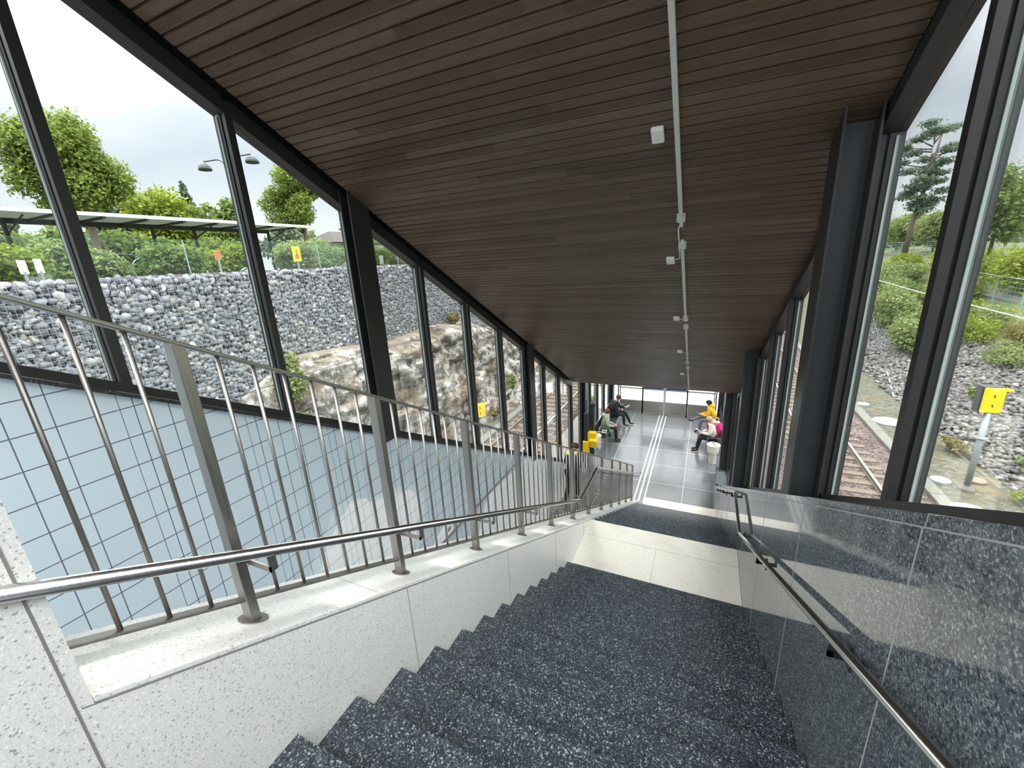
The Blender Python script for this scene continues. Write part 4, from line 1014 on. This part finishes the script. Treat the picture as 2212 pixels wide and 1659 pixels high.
def person(loc, rotz, J, lab, w):
    """J: joints in a local frame, facing +y, z up from the floor. w: wardrobe of material names."""
    t = thing('person', loc, lab, 'person', None)
    mw = Matrix.Translation(loc) @ Matrix.Rotation(rotz, 4, 'Z')
    V3 = lambda k: Vector(J[k])
    nd = {'pelvis': (V3('pelvis'), .125), 'waist': (V3('pelvis').lerp(V3('chest'), .5), .115), 'chest': (V3('chest'), .135), 'neck0': (V3('neck'), .06)}
    hd = V3('head'); up = (hd - V3('neck')).normalized()
    nd['neck1'] = (V3('neck') + up * .05, .052); nd['head0'] = (hd - up * .05, .080); nd['head1'] = (hd + up * .045, .092)
    ed = chain('pelvis', 'waist', 'chest', 'neck0', 'neck1', 'head0', 'head1')
    for s in 'lr':
        for k, r_ in (('sh', .062), ('el', .042), ('wr', .028), ('hip', .09), ('knee', .058), ('ank', .040)): nd[k + s] = (V3(k + s), r_)
        wr, el = V3('wr' + s), V3('el' + s); d = (wr - el).normalized()
        nrm = Vector(J.get('palm' + s, (0, 0, 1))); sd = d.cross(nrm).normalized()
        nd['pm' + s] = (wr + d * .055, (.034, .018)); ed += chain('chest', 'sh' + s, 'el' + s, 'wr' + s, 'pm' + s) + chain('pelvis', 'hip' + s, 'knee' + s, 'ank' + s)
        for f in range(4):
            o_ = sd * (f - 1.5) * .019; L = (.062, .072, .068, .05)[f]
            b_ = wr + d * .09 + o_; nd['f%d%s' % (f, s)] = (b_, .0085); nd['g%d%s' % (f, s)] = (b_ + d * L * .55 + nrm * L * .18, .008); nd['h%d%s' % (f, s)] = (b_ + d * L * .85 + nrm * L * .55, .007)
            ed += chain('pm' + s, 'f%d%s' % (f, s), 'g%d%s' % (f, s), 'h%d%s' % (f, s))
        sg = 1 if s == 'l' else -1
        nd['t0' + s] = (wr + d * .045 - sd * .034 * sg, .0095); nd['t1' + s] = (wr + d * .085 - sd * .045 * sg + nrm * .02, .0085); ed += chain('pm' + s, 't0' + s, 't1' + s)
        fw = V3('toe' + s) - V3('ank' + s); fw.normalize()
        nd['heel' + s] = (V3('ank' + s) - Vector((0, 0, .035)), .035); ed += chain('ank' + s, 'heel' + s)
        sole = Vector((0, 0, -.055)) if abs(fw.z) < .5 else Vector((0, 0, -.02))
        shoe = {'a': (V3('ank' + s) + Vector((0, 0, .02)), .055), 'h': (V3('ank' + s) + sole * .7 - fw * .03, .046), 'm': (V3('ank' + s) + sole + fw * .09, (.046, .036)), 't': (V3('ank' + s) + sole * 1.1 + fw * .185, (.042, .028))}
        skin_mesh('shoe', shoe, chain('a', 'h', 'm', 't'), 'a', M[w['shoes']], t, mw, 2)
        if w.get('sole'):
            a_ = V3('ank' + s) + sole * 1.1; q = MB()
            sx = fw.cross(Vector((0, 0, 1))).normalized(); pts = []
            for zz in (-.038, -.012):
                for u, v in ((-.08, -.035), (-.08, .035), (.10, .05), (.22, .03), (.22, -.03), (.10, -.05)):
                    pts.append(a_ + fw * u + sx * v + Vector((0, 0, zz)))
            q.add(pts, [tuple(range(5, -1, -1)), tuple(range(6, 12))] + [(k, (k + 1) % 6, 6 + (k + 1) % 6, 6 + k) for k in range(6)]); build('shoe_sole', q.xf(mw), M[w['sole']], t)
    skin_mesh('body', nd, ed, 'pelvis', M['skin'], t, mw, 1)
    # clothes
    jk = {k: (nd[k][0], nd[k][1] + g) for k, g in (('pelvis', .045), ('waist', .05), ('chest', .045))}
    je = chain('pelvis', 'waist', 'chest')
    jk['col'] = (V3('neck') + up * .012, .092); je += chain('chest', 'col')
    for s in 'lr':
        jk['sh' + s] = (V3('sh' + s), .098); jk['el' + s] = (V3('el' + s), .074)
        wr, el = V3('wr' + s), V3('el' + s); jk['wr' + s] = (wr - (wr - el).normalized() * .01, .046); je += chain('chest', 'sh' + s, 'el' + s, 'wr' + s)
    if w.get('coat'):
        for s in 'lr': jk['hem' + s] = (V3('hip' + s).lerp(V3('knee' + s), .92) + Vector((0, 0, -.05)), .145); je += chain('pelvis', 'hem' + s)
    skin_mesh('jacket', jk, je, 'waist', M[w['jacket']], t, mw, 2)
    tn = {'pelvis': (V3('pelvis') - Vector((0, 0, .02)), .14)}; te = []
    for s in 'lr':
        tn['hip' + s] = (V3('hip' + s), .105); tn['knee' + s] = (V3('knee' + s), .076); tn['ank' + s] = (V3('ank' + s) + (V3('ank' + s) - V3('knee' + s)).normalized() * .01, .056); te += chain('pelvis', 'hip' + s, 'knee' + s, 'ank' + s)
    skin_mesh('trousers', tn, te, 'pelvis', M[w['trousers']], t, mw, 2)
    # head details in the head's own frame
    fz = up; fy = Vector(J.get('look', (0, 1, 0))); fy = (fy - fz * fy.dot(fz)).normalized(); fx = fy.cross(fz)
    H = mw @ Matrix(((fx.x, fy.x, fz.x, hd.x), (fx.y, fy.y, fz.y, hd.y), (fx.z, fy.z, fz.z, hd.z), (0, 0, 0, 1)))
    build('nose', MB().add([(-.012, .088, -.022), (.012, .088, -.022), (0, .118, -.016), (0, .088, .022)], [(0, 1, 2), (0, 2, 3), (1, 3, 2), (0, 3, 1)]).xf(H), M['skin'], t, smooth=True)
    for sx in (-1, 1):
        build('eye', MB().ball((sx * .030, .080, .018), (.013, .010, .009), 8, 6).xf(H), M['black_hair'], t)
        build('ear', MB().ball((sx * .085, -.005, -.005), (.012, .022, .032), 8, 6).xf(H), M['skin'], t, smooth=True)
    build('mouth', MB().ball((0, .079, -.048), (.022, .010, .006), 8, 5).xf(H), M['lips'], t)
    h = MB().ball((0, -.014, .030), (.108, .118, .110), 18, 10, -.55, 1)
    h.v = [(x, y - (.045 if (y > .03 and z < .055) else 0), z) for x, y, z in h.v]
    if w.get('hair_len'):
        h.ball((0, -.055, -.02), (.088, .07, w['hair_len']), 14, 8)
    if w.get('bun'): h.ball((0, -.12, .03), .048, 10, 7)
    build('hair', h.xf(H), M[w['hair']], t, smooth=True)
    if w.get('hood'): 
        build('hood', MB().lathe([(.09, .10), (.125, .08), (.14, .02), (.12, -.05), (.09, -.06)], (0, -.075, -.135), 16, 1.05, .85).xf(H), M[w['hood']], t, smooth=True)
    return t, mw
def seated(lean=.10, knee=.47, spread=.10, hands=((-.06, .36, .70), (.06, .36, .70)), cross=0, head=(0, .16, 1.24), look=(0, 1, -.25), feet=None):
    J = dict(pelvis=(0, .02, .55), chest=(0, lean, .90), neck=(0, lean + .02, 1.08), head=head, look=look)
    for s, g in (('l', -1), ('r', 1)):
        J['sh' + s] = (g * .185, lean, 1.02); J['hip' + s] = (g * .10, .06, .53)
        J['knee' + s] = (g * spread, knee, .52); J['ank' + s] = (g * spread, knee + .02, .095); J['toe' + s] = (g * spread, knee + .22, .06)
        J['wr' + s] = hands[0 if g < 0 else 1]; h = Vector(J['wr' + s]); J['el' + s] = tuple((Vector(J['sh' + s]) + h) / 2 + Vector((g * .08, -.10, -.14)))
    if feet:
        for k, v in feet.items(): J[k] = v
    return J

# man with the dark jacket, left bench (faces +x: rotate -90 deg)
F_ = -math.pi / 2
J = seated(lean=.16, hands=((-.05, .52, .80), (.02, .40, .50)), head=(0, .25, 1.205), look=(0, 1, -.7), feet=dict(kneel=(-.06, .52, .58), ankl=(-.12, .72, .12), toel=(-.13, .93, .09), kneer=(.10, .46, .53), ankr=(.06, .50, .095), toer=(.02, .70, .06)))
pm, mw = person((-3.30, 16.55, PF), F_ + .12, J, 'man in a dark jacket and trousers sitting on the left bench, looking at a phone', dict(jacket='navy_cloth', trousers='navy_cloth', shoes='black_cloth', sole='white_cloth', hair='brown_hair'))
o = build('phone', MB().box(-.035, .035, -.075, .075, -.005, .005).xf(mw @ Matrix.Translation((-.06, .62, .85)) @ Matrix.Rotation(.5, 4, 'X')), M['white_plastic'], None, bevel=.004); tag(o, 'white phone held by the man in the dark jacket on the left bench', 'phone')
# woman in the pale green coat
J = seated(lean=.12, hands=((-.10, .38, .66), (.10, .38, .66)), head=(0, .15, 1.185), look=(-.75, .6, -.1), spread=.08)
person((-3.30, 14.85, PF), F_ + .25, J, 'woman with reddish hair and a sage green coat sitting on the left bench', dict(jacket='sage_cloth', trousers='black_cloth', shoes='brown_leather', hair='red_hair', bun=1, coat=1, hood='sage_cloth'))
hb = thing('shoulder_bag', (-3.10, 14.46, PF + .44), 'dark green cloth bag with pale lettering beside the woman in the sage coat', 'bag')
build('bag_body', MB().hexa([(-3.30, 14.36, PF + .44), (-2.98, 14.36, PF + .44), (-2.98, 14.58, PF + .44), (-3.30, 14.58, PF + .44), (-3.27, 14.42, PF + .72), (-3.0, 14.42, PF + .70), (-3.0, 14.54, PF + .70), (-3.27, 14.54, PF + .72)]), M['forest_cloth'], hb, bevel=.02)
build('strap', MB().tube([(-3.26, 14.48, PF + .70), (-3.28, 14.6, PF + .98), (-3.22, 14.72, PF + 1.02)], .012, 6), M['forest_cloth'], hb)
lt = MB()
for k in range(3):
    for zz in (.52, .60): lt.hexa([(-3.25 + k * .07, 14.352 + (zz - .44) * .21, PF + zz), (-3.20 + k * .07, 14.352 + (zz - .44) * .21, PF + zz), (-3.20 + k * .07, 14.362 + (zz - .44) * .21, PF + zz), (-3.25 + k * .07, 14.362 + (zz - .44) * .21, PF + zz),
                                  (-3.25 + k * .07, 14.363 + (zz - .44) * .21, PF + zz + .05), (-3.20 + k * .07, 14.363 + (zz - .44) * .21, PF + zz + .05), (-3.20 + k * .07, 14.373 + (zz - .44) * .21, PF + zz + .05), (-3.25 + k * .07, 14.373 + (zz - .44) * .21, PF + zz + .05)])
build('lettering', lt, M['white_cloth'], hb)
# man in yellow, right bench (faces -x: +90 deg)
G_ = math.pi / 2
J = seated(lean=.18, hands=((-.05, .50, .74), (.07, .50, .72)), head=(0, .25, 1.20), look=(0, 1, -.6), feet=dict(kneel=(-.10, .46, .54), ankl=(-.10, .52, .11), toel=(-.12, .72, .08), kneer=(.04, .48, .62), ankr=(-.02, .80, .46), toer=(-.05, .98, .52)))
py, mw = person((.60, 16.80, PF), G_ - .1, J, 'man in a mustard yellow hooded jacket and grey jeans sitting on the right bench', dict(jacket='mustard_cloth', trousers='grey_denim', shoes='brown_leather', hair='black_hair', hood='mustard_cloth'))
o = build('phone', MB().box(-.035, .035, -.075, .075, -.005, .005).xf(mw @ Matrix.Translation((0, .62, .80)) @ Matrix.Rotation(.4, 4, 'X')), M['phone_black'], None, bevel=.004); tag(o, 'phone held by the man in the mustard jacket on the right bench', 'phone')
# woman in white with the pink backpack
J = seated(lean=.14, hands=((-.07, .44, .72), (.07, .40, .70)), head=(0, .21, 1.185), look=(0, 1, -.6), feet=dict(kneel=(-.10, .46, .54), ankl=(-.10, .56, .10), toel=(-.10, .76, .07), kneer=(.10, .44, .54), ankr=(.10, .54, .10), toer=(.10, .74, .07)))
pw, mw = person((.58, 15.08, PF), G_ + .12, J, 'woman in a white furry-hooded jacket and black trousers on the right bench', dict(jacket='cream_cloth', trousers='black_cloth', shoes='black_cloth', sole='white_cloth', hair='blond_hair', hair_len=.10, hood='fur_cloth'))
o = build('phone', MB().box(-.035, .035, -.075, .075, -.005, .005).xf(mw @ Matrix.Translation((0, .55, .80)) @ Matrix.Rotation(.5, 4, 'X')), M['white_plastic'], None, bevel=.004); tag(o, 'phone held by the woman in the white jacket on the right bench', 'phone')
bp = thing('backpack', tuple(mw @ Vector((0, -.16, .6))), 'bright pink backpack on the back of the woman in white', 'backpack')
build('pack', MB().ball((0, -.145, .84), (.17, .125, .26), 16, 10).xf(mw), M['pink_cloth'], bp, smooth=True)
build('pocket', MB().ball((0, -.225, .74), (.12, .07, .13), 12, 8).xf(mw), M['pink_cloth'], bp, smooth=True)
for s in (-1, 1): build('strap', MB().tube([(s * .12, -.10, 1.02), (s * .13, .06, 1.13), (s * .12, .25, 1.03), (s * .13, .24, .86), (s * .16, .06, .70), (s * .13, -.1, .68)], .018, 6).xf(mw), M['pink_cloth'], bp, smooth=True)
tb = thing('tote_bag', (.62, 15.95, PF + .44), 'white and grey bag on the right bench between the two sitters', 'bag')
build('bag_body', MB().hexa([(.44, 15.82, PF + .44), (.78, 15.82, PF + .44), (.78, 16.10, PF + .44), (.44, 16.10, PF + .44), (.50, 15.87, PF + .80), (.76, 15.87, PF + .82), (.76, 16.05, PF + .82), (.50, 16.05, PF + .80)]), M['white_cloth'], tb, bevel=.03)
build('bag_panel', MB().hexa([(.58, 15.80, PF + .50), (.77, 15.80, PF + .50), (.77, 15.83, PF + .50), (.58, 15.83, PF + .50), (.58, 15.845, PF + .74), (.76, 15.845, PF + .74), (.76, 15.875, PF + .74), (.58, 15.875, PF + .74)]), M['grey_cloth'], tb)
build('handle', MB().tube([(.55, 15.96, PF + .79), (.58, 15.96, PF + .95), (.70, 15.96, PF + .96), (.72, 15.96, PF + .80)], .012, 6), M['white_cloth'], tb, smooth=True)
# the person walking by the void, head bent
J = dict(pelvis=(0, 0, .97), chest=(0, .06, 1.36), neck=(0, .12, 1.54), head=(0, .21, 1.67), look=(0, .8, -.8))
for s, g in (('l', -1), ('r', 1)):
    J['sh' + s] = (g * .17, .07, 1.48); J['hip' + s] = (g * .10, 0, .93); J['knee' + s] = (g * .10, .10 * g + .06, .49); J['ank' + s] = (g * .10, .16 * g - .04, .095); J['toe' + s] = (g * .10, .16 * g + .17, .06)
    J['el' + s] = (g * .21, .06, 1.18); J['wr' + s] = (g * .12, .30, 1.10)
ph, mw = person((-3.20, 10.33, PF), -.25, J, 'person in black clothes with a neon yellow collar, bending the head by the railing', dict(jacket='black_cloth', trousers='black_cloth', shoes='black_cloth', hair='brown_hair'))
build('neon_collar', MB().tube([(-.13, .03, 1.57), (-.09, .12, 1.56), (0, .15, 1.54), (.09, .12, 1.56), (.13, .03, 1.57), (.09, -.05, 1.55), (-.09, -.05, 1.55), (-.13, .03, 1.57)], .035, 8).xf(mw), M['neon_cloth'], ph, smooth=True)
jb = thing('folded_jacket', tuple(mw @ Vector((0, .36, .7))), 'light grey cloth held by the person with the neon collar', 'garment')
build('cloth', MB().hexa([(-.16, .30, .66), (.12, .30, .62), (.10, .42, .64), (-.13, .42, .68), (-.18, .30, 1.06), (.17, .30, 1.05), (.15, .44, 1.06), (-.15, .44, 1.07)]).xf(mw), M['grey_cloth'], jb, bevel=.05)

# ------------------------------------------------------------------ sky and lights
wd = bpy.data.worlds.new('overcast'); SC.world = wd; wd.use_nodes = True; nt = wd.node_tree; nt.nodes.clear()
out = nt.nodes.new('ShaderNodeOutputWorld'); bg = nt.nodes.new('ShaderNodeBackground'); tc = nt.nodes.new('ShaderNodeTexCoord')
sep = nt.nodes.new('ShaderNodeSeparateXYZ'); nt.links.new(tc.outputs['Generated'], sep.inputs[0])
ns = nt.nodes.new('ShaderNodeTexNoise'); ns.inputs['Scale'].default_value = 2.6; ns.inputs['Detail'].default_value = 5
mp = nt.nodes.new('ShaderNodeMapping'); mp.inputs['Scale'].default_value = (1, 1, 2.4); nt.links.new(tc.outputs['Generated'], mp.inputs[0]); nt.links.new(mp.outputs[0], ns.inputs['Vector'])
ad = nt.nodes.new('ShaderNodeMath'); ad.operation = 'MULTIPLY_ADD'; ad.inputs[1].default_value = .22; nt.links.new(ns.outputs['Fac'], ad.inputs[0])
sb = nt.nodes.new('ShaderNodeMath'); sb.operation = 'SUBTRACT'; sb.inputs[1].default_value = .11; nt.links.new(sep.outputs[2], sb.inputs[0]); nt.links.new(sb.outputs[0], ad.inputs[2])
cr = nt.nodes.new('ShaderNodeValToRGB'); nt.links.new(ad.outputs[0], cr.inputs[0])
st_ = [(0, (.20, .21, .22)), (.03, (.52, .54, .555)), (.20, (.37, .405, .45)), (.27, (.47, .50, .535)), (.34, (.80, .81, .83)), (.58, (3.1, 3.13, 3.18)), (1, (4.8, 4.83, 4.9))]
el = cr.color_ramp.elements
while len(el) < len(st_): el.new(.5)
for e, (p, c) in zip(el, st_): e.position = p; e.color = (c[0] / 5, c[1] / 5, c[2] / 5, 1)
nt.links.new(cr.outputs[0], bg.inputs[0]); bg.inputs[1].default_value = 5.0; nt.links.new(bg.outputs[0], out.inputs[0])

SC.view_settings.view_transform = 'Standard'; SC.view_settings.look = 'None'; SC.view_settings.exposure = 1.13; SC.view_settings.gamma = 1; SC.view_settings.use_curve_mapping = False
SC.cycles.transparent_max_bounces = 32; SC.cycles.max_bounces = 10; SC.cycles.diffuse_bounces = 5
